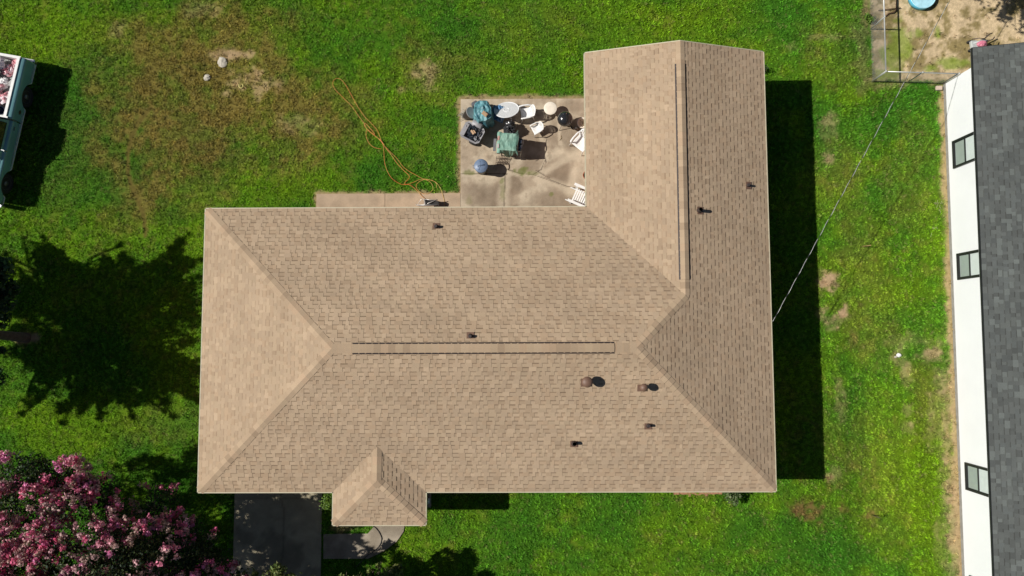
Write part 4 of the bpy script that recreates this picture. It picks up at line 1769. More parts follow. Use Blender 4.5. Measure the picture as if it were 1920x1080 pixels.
# hood, cab
k = MB()
def hoodf(a, b):
    x = (a * 2 - 1)
    y = 2.42 + (YF - 2.42) * b
    z = 1.16 - .045 * x * x - .05 * max(0, b - .85) * 6 * .5 + (.012 if abs(x) < .35 else 0)
    return (x * .845, y, z)
k.grid(hoodf, 24, 16)
solidify(obj('hood', k, mteal, truck), .02)
k = MB()
k.box((0, YF - .02, .88), (1.55, .04, .36))
for i in range(6):
    k.box((0, YF + .01, .74 + i * .055), (1.2, .02, .018))
obj('grille', k, mchr, truck)
for sx in (-1, 1):
    k = MB()
    k.lathe([(.10, 0), (.095, .02), (.05, .035), (0, .04)], 18, (sx * .68, YF + .012, .88), M=Matrix.Rotation(-PI / 2, 4, 'X'))
    obj('headlight', k, mat('lamp_glass', (.7, .7, .66), .1), truck)
    k = MB()
    k.box((sx * .78, YR - .012, .92), (.10, .03, .26))
    obj('tail_light', k, mat('red_lens', (.45, .02, .02), .2), truck)
cab0, cab1 = YB + .03, 2.50
zb, zt_ = 1.15, 1.79
def cabring(z):
    f = (z - zb) / (zt_ - zb)
    return [(-.84 + .13 * f, cab0 + .10 * f), (.84 - .13 * f, cab0 + .10 * f), (.84 - .13 * f, cab1 - .62 * f), (-.84 + .13 * f, cab1 - .62 * f)]
def cabpt(i, j, f, g):
    """point on cab face i-j: g along, f up"""
    r = cabring(zb + (zt_ - zb) * f)
    a, b = r[i], r[j]
    return Vector((a[0] + (b[0] - a[0]) * g, a[1] + (b[1] - a[1]) * g, zb + (zt_ - zb) * f))
k = MB()
r0, r1 = cabring(zb - .2), cabring(zt_)
k.add([(x, y, zb - .2) for x, y in r0] + [(x, y, zt_) for x, y in r1], [(0, 1, 5, 4), (1, 2, 6, 5), (2, 3, 7, 6), (3, 0, 4, 7)])
def roofc(a, b):
    x = a * 2 - 1
    y = b * 2 - 1
    xx, y0_, y1_ = .73, cab0 + .06, cab1 - .56
    return (x * xx, (y0_ + y1_) / 2 + y * (y1_ - y0_) / 2, zt_ + .045 * (1 - abs(x) ** 4) * (1 - abs(y) ** 4))
k.grid(roofc, 14, 14)
obj('cab', k, mteal, truck)
k = MB()
k.box((0, (cab0 + cab1) / 2 - .25, zt_ + .02), (1.3, .9, .02))
obj('roof_panel', k, mtw, truck)
def pane(i, j, g0, g1, f0, f1, nm, lift=.012):
    q = [cabpt(i, j, f0, g0), cabpt(i, j, f0, g1), cabpt(i, j, f1, g1), cabpt(i, j, f1, g0)]
    n = (q[1] - q[0]).cross(q[2] - q[0]).normalized()
    k = MB()
    k.face([p + n * lift for p in q])
    w = obj(nm, k, mdg, truck)
    k = MB()
    k.tube([p + n * lift for p in q], .014, 5, closed=True)
    obj('frame', k, mdark, w)
pane(3, 0, .18, .92, .16, .88, 'side_window')
pane(1, 2, .08, .82, .16, .88, 'side_window')
pane(2, 3, .06, .94, .12, .90, 'windshield')
pane(0, 1, .10, .90, .20, .85, 'rear_window')
for sx in (-1, 1):
    k = MB()
    k.tube([(sx * .88, 2.15, 1.16), (sx * 1.02, 2.18, 1.22), (sx * 1.02, 2.18, 1.34)], .01, 6)
    k.rbox((sx * 1.02, 2.17, 1.34), (.13, .03, .18), .01)
    obj('mirror', k, mchr, truck)
    k = MB()
    k.box((sx * .985, 1.30, 1.0), (.02, .14, .03))
    obj('door_handle', k, mchr, truck)
k = MB()
k.lathe([(.085, 0), (.085, .008), (.03, .02), (0, .022)], 18, M=Matrix.Translation((-.938, .66, .86)) @ Matrix.Rotation(-PI / 2, 4, 'Y'))
obj('fuel_cap', k, mrub, truck)

# load in the truck bed
TM = Matrix.Translation(truck.location) @ Matrix.Rotation(truck.rotation_euler.z, 4, 'Z') @ Matrix.Diagonal((1, 1, .86, 1))
mwb = mat('white_plastic', (.80, .78, .78), .45, var=.06, vscale=8)
mrb = mat('red_print_plastic', (.58, .20, .24), .45, var=.2, vscale=10, col2=(.82, .74, .76))
mbb = mat('navy_plastic', (.03, .04, .09), .4, var=.2)
mgb = mat('grey_sheet', (.36, .37, .38), .55, var=.15)
rr = random.Random(77)
for i in range(20):
    x, y = rr.uniform(-.58, .56), rr.uniform(YR + .22, YB - .5)
    kind = 'white' if rr.random() < .55 else 'red'
    z = rr.uniform(.95, 1.18)
    k = MB()
    crumple(k, (0, 0, 0), (rr.uniform(.15, .26), rr.uniform(.14, .24), rr.uniform(.10, .16)), .40, i + 3, 16, 10, crease=1.6)
    p = TM @ Vector((x, y, z))
    o = obj('trash_bag', k, mwb if kind == 'white' else mrb)
    o.location = p
    o.rotation_euler = (rr.uniform(-.5, .5), rr.uniform(-.5, .5), rr.uniform(0, 6))
    if kind == 'white':
        tag(o, 'white crumpled plastic bag in the bed of the teal truck', 'bag', 'white bags heaped in the truck bed')
    else:
        tag(o, 'red and white crumpled bag in the bed of the teal truck', 'bag', 'red printed bags heaped in the truck bed')
k = MB()
k.box((0, 0, 0), (.55, .62, .02))
for s in (-1, 1):
    k.box((s * .27, 0, .015), (.02, .62, .02))
o = obj('board', k, mgb)
o.location = TM @ Vector((.28, YR + .45, 1.24))
o.rotation_euler = (.12, .1, truck.rotation_euler.z + .35)
tag(o, 'flat grey board lying on the bags near the tailgate', 'board')
k = MB()
k.lathe([(.0, .0), (.13, .0), (.15, .22), (.155, .24), (.14, .24), (.12, .03), (0, .03)], 20)
o = obj('bucket', k, mbb)
o.location = TM @ Vector((-.42, YB - .30, 1.02))
o.rotation_euler = (.3, .3, 0)
tag(o, 'small navy bucket in the front corner of the truck bed', 'bucket')
k = MB()
for s in range(2):
    k.tube([(math.cos(t) * .2, math.sin(t) * .15, .03 * s + .02 * math.sin(t * 3)) for t in [i * 2 * PI / 24 for i in range(24)]], .012, 6, closed=True)
k.tube([(-.1, -.15, 0), (.12, .1, .05), (.3, .25, 0)], .014, 6)
o = obj('wire_hoop', k, mtw)
o.location = TM @ Vector((-.2, YB - .36, 1.22))
tag(o, 'white wire hoop frame lying across the front of the truck bed', 'frame')
k = MB()
crumple(k, (0, 0, 0), (.25, .17, .14), .4, 9, 18, 12)
o = obj('storage_sack', k, mbb)
o.location = TM @ Vector((.1, YB - .3, 1.02))
tag(o, 'dark navy sack behind the cab of the teal truck', 'sack')

# ---------------------------------------------------------------- patio furniture
mres = mat('white_resin', (.80, .79, .77), .45, var=.03)
PZ = .06


def resin_chair(label, px, py, rz, sc=1.0, group=None, stack=0):
    x, y = at(px, py, .4)
    t = thing('plastic_chair', label, 'chair', (x, y, PZ), rz, group)

    def S(v):
        return Vector(v) * sc
    k = MB()

    def seat(a, b):
        u, v = a * 2 - 1, b * 2 - 1
        w = .225 - .02 * (v < 0) * abs(v)
        z = .42 - .03 * (1 - u * u) * (1 - v * v) + .015 * u * u
        if v > .8:
            z -= (v - .8) * .12
        return S((u * w, v * .21 + .02, z))
    k.grid(seat, 14, 14)
    solidify(obj('seat', k, mres, t), .008)
    k = MB()
    nu, nv = 26, 16
    base = len(k.v)
    for a in range(nu + 1):
        for b in range(nv + 1):
            u, f = a / nu * 2 - 1, b / nv
            top = .42 * math.sqrt(max(.05, 1 - (abs(u) ** 3) * .75))
            w = .20 + .05 * math.sin(f * PI * .6)
            yb = -.20 - .17 * f + .07 * u * u
            k.v.append(tuple(S((u * w, yb, .42 + top * f))))
    for a in range(nu):
        for b in range(nv):
            hole = 2 < b < nv - 3 and 2 <= a < nu - 2 and ((a % 3 == 1) and b % 4 != 0)
            if hole:
                continue
            i = a * (nv + 1) + b
            k.f.append((i, i + nv + 1, i + nv + 2, i + 1))
            k.c.append(None)
            k.smooth.append(True)
    solidify(obj('backrest', k, mres, t), .008)
    for s in (-1, 1):
        k = MB()
        pts = [(s * .225, -.26, .60), (s * .265, -.12, .635), (s * .275, .10, .64), (s * .265, .24, .625), (s * .255, .27, .60)]
        n = 24

        def arm(a, b):
            q = a * (len(pts) - 1)
            i = min(int(q), len(pts) - 2)
            p = Vector(pts[i]).lerp(Vector(pts[i + 1]), q - i)
            e = b * 2 - 1
            return S((p.x + e * .028, p.y, p.z - .012 * e * e))
        k.grid(arm, n, 6)
        solidify(obj('armrest', k, mres, t), .010)
        for fy, top in ((.22, .60), (-.24, .58)):
            k = MB()
            fx = .255 if fy > 0 else .225
            k.tube([S((s * fx, fy, top)), S((s * (fx - .005), fy, .40)), S((s * (fx + .02), fy + (.03 if fy > 0 else -.06), 0.0))], .026 * sc, 6, taper=.017 * sc)
            obj('leg', k, mres, t)
    return t


resin_chair('white plastic chair between the tipped round table and the cream stool', 987, 212, math.radians(100), .86)
resin_chair('small white plastic chair beside the green covered grill', 1006, 241, math.radians(118), .66)
resin_chair('white plastic armchair half under the wing eave below the kettle grill', 1089, 268, math.radians(140), 1.05)

# slatted wooden armchair by the inner corner
x, y = at(1090, 371, .4)
adir = thing('slatted_chair', 'white slatted wooden armchair in the corner of the patio under the eaves', 'chair', (x, y, PZ), math.radians(66))
k = MB()
for i in range(7):
    k.box((0, .26 - i * .078, .36 - i * .012), (.50, .055, .018))
obj('seat', k, mwhite, adir)
k = MB()
for i in range(6):
    xx = -.21 + i * .084
    k.box((xx, -.42, .62), (.062, .018, .62), tilt=(.42, 0))
k.box((0, -.36, .50), (.50, .02, .05), tilt=(.42, 0))
k.box((0, -.50, .80), (.46, .02, .05), tilt=(.42, 0))
obj('backrest', k, mwhite, adir)
for s in (-1, 1):
    k = MB()
    k.box((s * .31, .06, .60), (.09, .72, .022))
    obj('armrest', k, mwhite, adir)
    k = MB()
    k.box((s * .27, .30, .30), (.03, .08, .58))
    obj('leg', k, mwhite, adir)
    k = MB()
    k.box((s * .27, -.32, .28), (.03, .08, .56))
    obj('leg', k, mwhite, adir)
    k = MB()
    k.box((s * .24, .12, .10), (.03, .78, .07), tilt=(.05, 0))
    obj('rail', k, mwhite, adir)

# round cream stool table
x, y = at(1032, 203, .50)
mcream = mat('cream_resin', (.80, .72, .60), .5, var=.05, vscale=12)
st = thing('round_table', 'small round cream table between the white chair and the kettle grill', 'table', (x, y, PZ))
k = MB()
k.lathe([(0, .425), (.22, .42), (.235, .43), (.238, .445), (.225, .452), (.06, .448), (0, .447)], 32)
obj('tabletop', k, mcream, st)
for i in range(4):
    a = PI / 4 + i * PI / 2 + .3
    k = MB()
    k.tube([(math.cos(a) * .12, math.sin(a) * .12, .43), (math.cos(a) * .15, math.sin(a) * .15, .2), (math.cos(a) * .23, math.sin(a) * .23, 0)], .02, 6, taper=.016)
    obj('leg', k, mres, st)
k = MB()
k.lathe([(.13, .16), (.16, .165), (.16, .18), (.13, .185)], 20)
obj('shelf_ring', k, mres, st)

# kettle grill
x, y = at(1060, 221, .80)
mblack = mat('black_enamel', (.018, .018, .02), .18, var=.05, coat=.6, spec=.6)
kg = thing('kettle_grill', 'round black kettle grill with domed lid on the patio', 'grill', (x, y, PZ))
k = MB()
k.lathe([(0, .36), (.10, .37), (.19, .43), (.255, .53), (.27, .60), (.262, .60)], 32)
obj('bowl', k, mblack, kg)
k = MB()
k.lathe([(.275, .60), (.278, .615), (.268, .66), (.235, .73), (.17, .79), (.09, .82), (0, .83)], 36)
ld = obj('lid', k, mblack, kg)
k = MB()
k.tube([(.03, .10, .79), (.03, .12, .86), (.06, .16, .85), (.07, .17, .77)], .012, 6)
obj('handle', k, mat('wood_handle', (.12, .07, .04), .5), ld)
k = MB()
k.lathe([(.035, .0), (.03, .006), (0, .008)], 14, (-.09, .10, .79), M=Matrix.Rotation(-.5, 4, 'Y'))
obj('lid_vent', k, mchr, ld)
for a in (-2.2, -.5, 1.6):
    k = MB()
    k.cyl((math.cos(a) * .15, math.sin(a) * .15, .42), (math.cos(a) * .30, math.sin(a) * .30, 0), .012, n=8)
    obj('leg', k, mchr if a == -2.2 else mrub, kg)
for a in (-.5, 1.6):
    k = MB()
    M = Matrix.Translation((math.cos(a) * .31, math.sin(a) * .31, .07)) @ Matrix.Rotation(.5, 4, 'Z') @ Matrix.Rotation(PI / 2, 4, 'Y')
    k.lathe([(0, -.02), (.065, -.02), (.07, -.01), (.07, .01), (.065, .02), (0, .02)], 16, M=M)
    obj('wheel', k, mtyre, kg)
k = MB()
k.lathe([(0, .16), (.10, .165), (.12, .18), (.115, .185), (0, .17)], 18)
obj('ash_pan', k, mgal, kg)

# planter ring
x, y = at(1092, 231, .30)
pl = thing('planter', 'round cream rimmed planter of dry plants beside the kettle grill', 'planter', (x, y, PZ))
k = MB()
k.lathe([(.10, 0), (.12, .01), (.165, .26), (.195, .27), (.20, .31), (.16, .31), (.155, .25)], 28)
obj('pot', k, mcream, pl)
k = MB()
k.lathe([(0, .24), (.16, .235)], 20)
obj('soil', k, mat('potting_soil', (.05, .035, .025), .95), pl)
k = MB()
rr = random.Random(5)
for i in range(38):
    a, r_ = rr.uniform(0, 6.28), rr.uniform(.01, .12)
    a2 = rr.uniform(0, 6.28)
    k.tube([(math.cos(a) * r_, math.sin(a) * r_, .24), (math.cos(a) * r_ + math.cos(a2) * .03, math.sin(a) * r_ + math.sin(a2) * .03, .29), (math.cos(a) * r_ + math.cos(a2) * .08, math.sin(a) * r_ + math.sin(a2) * .08, .29 + rr.uniform(-.02, .04))], .004, 4, taper=.002)
obj('dry_stalks', k, mat('dry_straw', (.34, .26, .14), .9, var=.2), pl)

# terracotta pot near the wing
x, y = at(1101, 329, .25)
pt_ = thing('flower_pot', 'terracotta flower pot mostly hidden under the wing eave', 'pot', (x, y, PZ))
k = MB()
k.lathe([(.10, 0), (.14, .20), (.16, .20), (.165, .25), (.145, .25), (.135, .20)], 26)
obj('pot', k, mat('terracotta', (.38, .12, .06), .8), pt_)
k = MB()
k.lathe([(0, .2), (.138, .2)], 18)
obj('soil', k, mat('potting_soil', (.05, .035, .025), .95), pt_)

# tipped round lattice table
x, y = at(950, 206, .55)
mlat = mat('white_lattice', (.78, .78, .78), .5, var=.04)
rt = thing('lattice_table', 'white round mesh table tipped up against the blue tarp', 'table', (x, y, PZ))
T = Matrix.Translation((0, 0, .50)) @ Matrix.Rotation(math.radians(10), 4, 'Z') @ Matrix.Rotation(math.radians(-36), 4, 'X')
k = MB()
R0 = .44
k.tube([T @ Vector((math.cos(i * PI / 24) * R0, math.sin(i * PI / 24) * R0, 0)) for i in range(48)], .016, 6, closed=True)
k.tube([T @ Vector((math.cos(i * PI / 16) * .1, math.sin(i * PI / 16) * .1, 0)) for i in range(32)], .014, 6, closed=True)
obj('rim', k, mlat, rt)
k = MB()
nn = 30
for i in range(-nn // 2, nn // 2 + 1):
    c = i * R0 * 2 / nn
    h = math.sqrt(max(0, R0 * R0 - c * c))
    if h < .03:
        continue
    for s in (0, 1):
        p, q = ((c, -h, 0), (c, h, 0)) if s else ((-h, c, 0), (h, c, 0))
        d_ = (Vector(q) - Vector(p)).normalized()
        o_ = Vector((-d_.y, d_.x, 0)) * .0115
        z_ = Vector((0, 0, .003 if s else -.003))
        k.face([T @ (Vector(p) - o_ + z_), T @ (Vector(q) - o_ + z_), T @ (Vector(q) + o_ + z_), T @ (Vector(p) + o_ + z_)])
obj('mesh_top', k, mlat, rt)
for i in range(4):
    a = i * PI / 2 + .4
    k = MB()
    k.tube([T @ Vector((math.cos(a) * .18, math.sin(a) * .18, -.02)), T @ Vector((math.cos(a) * .30, math.sin(a) * .30, -.42))], .012, 6)
    obj('leg', k, mlat, rt)

# blue cloth against the table
x, y = at(934, 212, .45)
mblue = mat('blue_cloth', alb(70, 120, 165, 1.1), .6, var=.2, vscale=7, col2=alb(150, 185, 215, 1.1))
k = MB()


def cloth(a, b):
    u, v = a - .5, b - .5
    n = float(fbm(np.array(u * 3), np.array(v * 3), 2.2, 2, 4, .6)) - .5
    return (u * .46 + v * .16 + n * .06, v * .52 - u * .12, .62 - v * .35 * 0 + n * .22 - abs(u) * .3 + (.5 + v) * .10)


k.grid(cloth, 22, 24, sm=False)
o = obj('blue_tarp', k, mblue)
solidify(o, .006)
o.location = (x, y, PZ - .25)
tag(o, 'small creased blue tarp hanging over the left side of the tipped table', 'tarp')

# teal tarp over a bin
x, y = at(906, 210, .75)
mtarp = mat('teal_tarp', alb(104, 158, 164, 1.1), .5, var=.22, vscale=6, col2=alb(70, 124, 138, 1.1))
tb = thing('covered_bin', 'bin wrapped in a crumpled teal tarp at the back corner of the patio', 'bin', (x, y, PZ), .25)
k = MB()
drape(k, .60, .76, .86, 3, top=.55, flare=1.30, zlow=.15, folds=.05, rnd=.24)
solidify(obj('tarp', k, mtarp, tb), .006)
k = MB()
k.rbox((0, 0, .38), (.50, .62, .74), .05, taper=.85)
obj('bin_body', k, mrub, tb)
k = MB()
k.rbox((-.22, .36, .62), (.22, .16, .30), .03, rot=.3)
obj('bin_handle', k, mat('grey_plastic', (.10, .10, .11), .5), tb)
k = MB()
k.box((0, 0, 0), (.20, .13, .05))
k.box((0, .01, .03), (.16, .09, .012))
o = obj('cardboard_box', k, mat('cardboard', alb(196, 162, 128), .85, var=.1))
o.location = (*at(909, 214, .95), .98)
o.rotation_euler = (.1, .15, -.65)
tag(o, 'flattened tan cardboard box lying on the teal tarp', 'box')

# tipped black nursery pot with twigs
x, y = at(879, 215, .22)
tp = thing('nursery_pot', 'black plant pot lying on its side at the left edge of the patio', 'pot', (x, y, PZ + .17))
k = MB()
M = Matrix.Rotation(math.radians(12), 4, 'Z') @ Matrix.Rotation(math.radians(38), 4, 'Y') @ Matrix.Scale(1.15, 4)
k.lathe([(0, -.16), (.12, -.16), (.17, .12), (.185, .12), (.187, .15), (.165, .15), (.11, -.13), (0, -.13)], 26, M=M)
obj('pot', k, mrub, tp)
k = MB()
k.lathe([(.183, .148), (.192, .152), (.192, .160), (.176, .160)], 26, M=M)
obj('rim', k, mat('grey_plastic_rim', (.35, .35, .35), .5), tp)
x, y = at(868, 214, .1)
k = MB()
rr = random.Random(8)
for i in range(60):
    a = rr.uniform(0, 6.28)
    b = Vector((rr.gauss(0, .07), rr.gauss(0, .10), rr.uniform(0, .12)))
    e = b + Vector((math.cos(a), math.sin(a), rr.uniform(-.3, .5))) * rr.uniform(.05, .16)
    k.tube([b, b.lerp(e, .5) + Vector((rr.gauss(0, .015), rr.gauss(0, .015), .01)), e], .006, 4, taper=.002)
o = obj('dead_branch_heap', k, mat('grey_twig', (.32, .33, .30), .9, var=.3))
o.location = (x, y, PZ)
tag(o, 'heap of dead grey twigs beside the tipped black pot', 'twigs')

# grey cart full of black junk
x, y = at(886, 250, .45)
mgp = mat('weathered_grey_plastic', (.30, .29, .30), .5, var=.15, vscale=5)
ct = thing('yard_cart', 'grey plastic yard cart heaped with black junk at the left of the patio', 'cart', (x, y, PZ), math.radians(-28))
k = MB()


def ringp(w, d, b, z):
    return [(w - b, -d, z), (w, -d + b, z), (w, d - b, z), (w - b, d, z), (-w + b, d, z), (-w, d - b, z), (-w, -d + b, z), (-w + b, -d, z)]


rs = [ringp(.22, .19, .05, .12), ringp(.36, .29, .08, .46), ringp(.39, .32, .09, .47), ringp(.385, .315, .09, .50), ringp(.33, .26, .07, .49), ringp(.22, .18, .05, .16)]
k.v = [p for r_ in rs for p in r_]
for a in range(5):
    for i in range(8):
        j = (i + 1) % 8
        k.f.append((a * 8 + i, a * 8 + j, a * 8 + 8 + j, a * 8 + 8 + i))
k.f.append(tuple(range(7, -1, -1)))
k.f.append(tuple(range(40, 48)))
k.c = [None] * len(k.f)
k.smooth = [False] * len(k.f)
k.box((-.30, -.02, .505), (.16, .46, .03))
k.lathe([(.03, .0), (.03, .012), (0, .012)], 12, (-.31, .10, .515))
obj('tub', k, mgp, ct)
for s in (-1, 1):
    k = MB()
    M = Matrix.Translation((.12, s * .27, .14)) @ Matrix.Rotation(PI / 2, 4, 'X')
    k.lathe([(0, -.03), (.12, -.03), (.14, -.015), (.14, .015), (.12, .03), (0, .03)], 20, M=M)
    obj('wheel', k, mtyre, ct)
k = MB()
k.lathe([(0, -.20), (.10, -.20), (.13, -.17), (.135, .0), (.13, .17), (.10, .20), (0, .20)], 22, M=Matrix.Translation((.02, .33, .46)) @ Matrix.Rotation(PI / 2, 4, 'Y'))
o = obj('engine_drum', k, mgp, ct)
rr = random.Random(4)
k = MB()
for i in range(26):
    p = Vector((rr.uniform(-.18, .27), rr.uniform(-.22, .20), rr.uniform(.44, .60)))
    k.box(p, (rr.uniform(.04, .16), rr.uniform(.03, .09), rr.uniform(.02, .06)), rr.uniform(0, 3), tilt=(rr.uniform(-.6, .6), rr.uniform(-.6, .6)))
for i in range(8):
    p = Vector((rr.uniform(-.15, .25), rr.uniform(-.2, .2), .58))
    k.tube([p, p + Vector((rr.uniform(-.1, .1), rr.uniform(-.1, .1), .05)), p + Vector((rr.uniform(-.2, .2), rr.uniform(-.2, .2), .0))], .012, 5)
o = obj('scrap_heap', k, mat('blue_black_scrap', (.03, .036, .05), .4, var=.4, vscale=12))
o.location = ct.location
o.rotation_euler = ct.rotation_euler
tag(o, 'black and blue scrap piled in the grey cart', 'scrap')
k = MB()
k.rbox((0, 0, 0), (.17, .075, .05), .012)
k.rbox((0.02, .07, -.01), (.13, .05, .04), .01)
o = obj('wood_block', k, mat('tan_block', alb(214, 176, 140), .8, var=.1))
o.location = (*at(886, 248, .70), .70)
o.rotation_euler = (.1, .1, -1.0)
tag(o, 'tan wooden block on the black scrap in the grey cart', 'block')

# black bag
x, y = at(956, 241, .35)
k = MB()
crumple(k, (0, 0, .26), (.24, .27, .32), .20, 12, 26, 18, zmin=0.0, crease=1.5)
o = obj('garbage_bag', k, mat('black_bag', (.035, .035, .037), .28, var=.1, spec=.6))
o.location = (x, y, PZ)
tag(o, 'stuffed black garbage bag behind the green covered grill', 'bag')

# green covered grill
x, y = at(954, 272, .95)
mgreen = mat('green_cover', alb(134, 170, 152, 1.1), .6, var=.10, vscale=4, bump=.3, bscale=8, col2=alb(112, 154, 138, 1.1))
cg = thing('covered_grill', 'cart grill under a faded green cover in the middle of the patio', 'grill', (x, y + .07, PZ), math.radians(-4))
k = MB()
drape(k, .56, .62, 1.04, 6, top=.66, flare=1.10, zlow=.45, folds=.018, c=(-.02, 0))


def edgeflap(a, b):
    u, v = a, b * 2 - 1
    return (.25 + .07 * u + .02 * math.sin(v * 5), v * (.34 + .12 * u), 1.04 - .04 * u + .015 * math.sin(v * 7 + 1))


k.grid(edgeflap, 6, 16, sm=False)
solidify(obj('cover', k, mgreen, cg), .006)
k = MB()


def roll(a, b):
    t, v = a * 2 * PI, b * 2 - 1
    rr_ = .075 + .015 * math.sin(v * 6 + t)
    return (-.34 + math.cos(t) * rr_, v * .38, .90 + math.sin(t) * rr_ * .8 - .05 * abs(v))


k.grid(roll, 14, 16, sm=False)
obj('cover_fold', k, mgreen, cg)
for dy, c_ in ((.14, (.50, .28, .24)), (-.14, (.45, .38, .38))):
    k = MB()
    k.rbox((-.365, dy, .965), (.07, .16, .02), .01)
    obj('cover_patch', k, mat('patch_%d' % int(dy * 100), c_, .7), cg)
k = MB()
k.rbox((-.02, 0, .58), (.50, .54, .34), .04)
obj('firebox', k, mblack, cg)
k = MB()
k.box((-.50, -.02, .62), (.10, .44, .04))
obj('side_shelf', k, mat('grey_shelf', (.16, .16, .17), .5), cg)
k = MB()
k.box((.40, .0, .74), (.12, .46, .05))
obj('control_panel', k, mblack, cg)
k = MB()
for i, dy in enumerate((-.06, .10)):
    k.rbox((.43, dy, .80), (.05, .13 if i else .05, .05), .012)
k.tube([(.46, -.10, .80), (.50, .0, .82), (.50, .16, .82), (.47, .20, .80)], .010, 6)
k.tube([(.42, -.10, .80), (.44, -.22, .78), (.43, -.38, .55)], .009, 6)
k.box((.41, -.11, .81), (.08, .02, .02), rot=.7)
k.box((.44, -.12, .81), (.08, .02, .02), rot=-.5)
obj('knob_handle', k, mchr, cg)
for sx, sy in ((-.25, -.24), (.25, -.24), (-.25, .24), (.25, .24)):
    k = MB()
    k.box((sx, sy, .20), (.035, .035, .40))
    obj('leg', k, mrub, cg)
k = MB()
k.lathe([(0, 0), (.13, .0), (.15, .04), (.15, .25), (.10, .31), (.03, .33), (.03, .37), (0, .37)], 20, (0.02, .0, .02))
obj('gas_bottle', k, mtw, cg)

# trash can
x, y = at(902, 311, .70)
mbg = mat('blue_grey_plastic', alb(112, 130, 156, 1.1), .45, var=.12, vscale=8)
tc2 = thing('trash_can', 'round black trash can with blue grey lid alone on the patio', 'trash can', (x, y, PZ))
k = MB()
k.lathe([(0, 0), (.18, 0), (.225, .60), (.235, .60), (.235, .63), (.0, .63)], 28)
obj('body', k, mat('charcoal_plastic', (.06, .065, .07), .5), tc2)
k = MB()
k.lathe([(.245, .60), (.248, .64), (.225, .655), (.20, .665), (.18, .68), (.10, .70), (0, .705)], 32)
lid_ = obj('lid', k, mbg, tc2)
k = MB()
k.tube([(-.11, -.03, .69), (-.09, 0, .725), (.09, .02, .725), (.11, .03, .69)], .016, 6)
k.tube([(-.02, .01, .70), (-.05, .17, .69)], .012, 6)
k.tube([(-.02, -.01, .70), (-.09, -.16, .69)], .012, 6)
obj('lid_handle', k, mbg, lid_)
for s in (-1, 1):
    k = MB()
    k.tube([(s * .22, -.06, .52), (s * .29, -.05, .55), (s * .29, .05, .55), (s * .22, .06, .52)], .012, 6)
    obj('side_handle', k, mbg, tc2)

# rusty rack
x, y = at(941, 301, .12)
k = MB()
for i in range(8):
    xx = -.20 + i * .057
    k.tube([(xx - .02, -.15, .02), (xx, .0, .10), (xx + .01, .13, .15)], .009, 5)
k.tube([(-.21, .06, .125), (.22, .06, .125)], .009, 5)
k.tube([(-.22, -.07, .065), (.22, -.10, .065)], .009, 5)
k.tube([(.20, -.10, .06), (.25, -.16, .03), (.26, -.26, .02), (.22, -.33, .02)], .012, 5)
o = obj('grill_rack', k, mat('rusty_iron', (.045, .025, .018), .8, var=.3))
o.location = (x, y, PZ)
tag(o, 'rusty iron rack of parallel bars lying beside the trash can', 'rack')

# folded chair frame at the eave
x, y = at(802, 378, .3)
fc = thing('folding_chair', 'collapsed metal folding chair with black seat beside the long eave', 'chair', (x, y, .05))
k = MB()
k.tube([(-.46, -.06, .02), (-.40, -.10, .02), (-.28, .0, .30), (-.16, .12, .30), (-.06, -.10, .32)], .012, 6)
k.tube([(-.40, -.10, .05), (.0, -.08, .30), (.36, .06, .34)], .015, 6)
k.tube([(-.12, .08, .30), (.10, .04, .36), (.36, .04, .30)], .013, 6)
k.tube([(-.14, .10, .10), (-.10, -.12, .33)], .015, 6)
k.tube([(-.40, -.14, .33), (.42, -.14, .33)], .014, 6)
obj('frame', k, mat('pale_metal', (.62, .58, .54), .4, .5), fc)
k = MB()


def clf(a, b):
    u, v = a, b
    return (-.10 + u * .52, -.14 + v * (.24 - .10 * u), .28 + .03 * math.sin(u * 6 + v * 3))


k.grid(clf, 12, 6)
solidify(obj('seat', k, mat('black_cloth', (.02, .018, .018), .8), fc), .006)

# ---------------------------------------------------------------- cords, hose


def cord_pts(L, z, s=4.154, ox=600, oy=140, sub=6, jitter=.0, seed=1):
    P = [Vector((*at(ox + u / s, oy + v / s), z)) for u, v in L]
    out = []
    r_ = random.Random(seed)
    for i in range(len(P) - 1):
        p0, p1, p2, p3 = P[max(i - 1, 0)], P[i], P[i + 1], P[min(i + 2, len(P) - 1)]
        for j in range(sub):
            t = j / sub
            q = .5 * ((2 * p1) + (-p0 + p2) * t + (2 * p0 - 5 * p1 + 4 * p2 - p3) * t * t + (-p0 + 3 * p1 - 3 * p2 + p3) * t ** 3)
            q.z = z + r_.uniform(0, .012)
            out.append(q)
    out.append(P[-1])
    return out


mor = mat('orange_vinyl', alb(222, 118, 56, 1.0), .5, var=.12, vscale=.8, col2=alb(206, 170, 92, 1.0))
L1 = [(972, 1045), (972, 1000), (955, 930), (935, 880), (905, 842), (850, 820), (800, 812), (750, 785), (690, 752), (645, 715), (600, 655), (545, 600), (500, 550), (478, 510), (450, 440), (400, 380), (350, 330), (290, 240), (240, 150), (200, 80), (165, 42), (130, 35), (105, 60), (108, 95), (130, 130), (180, 180), (250, 250), (310, 335), (345, 380), (370, 430), (440, 485), (490, 540), (500, 600), (505, 680), (525, 750), (560, 808), (610, 845), (660, 860), (720, 845), (790, 818), (850, 832), (880, 870), (875, 905), (835, 932), (785, 920), (752, 880), (765, 845), (810, 822), (870, 825), (908, 850), (908, 885)]
k = MB()
k.tube(cord_pts(L1, .06), .0075, 6)
o = obj('extension_cord', k, mor)
tag(o, 'long orange extension cord tangled on the lawn beside the patio', 'cord')
k = MB()
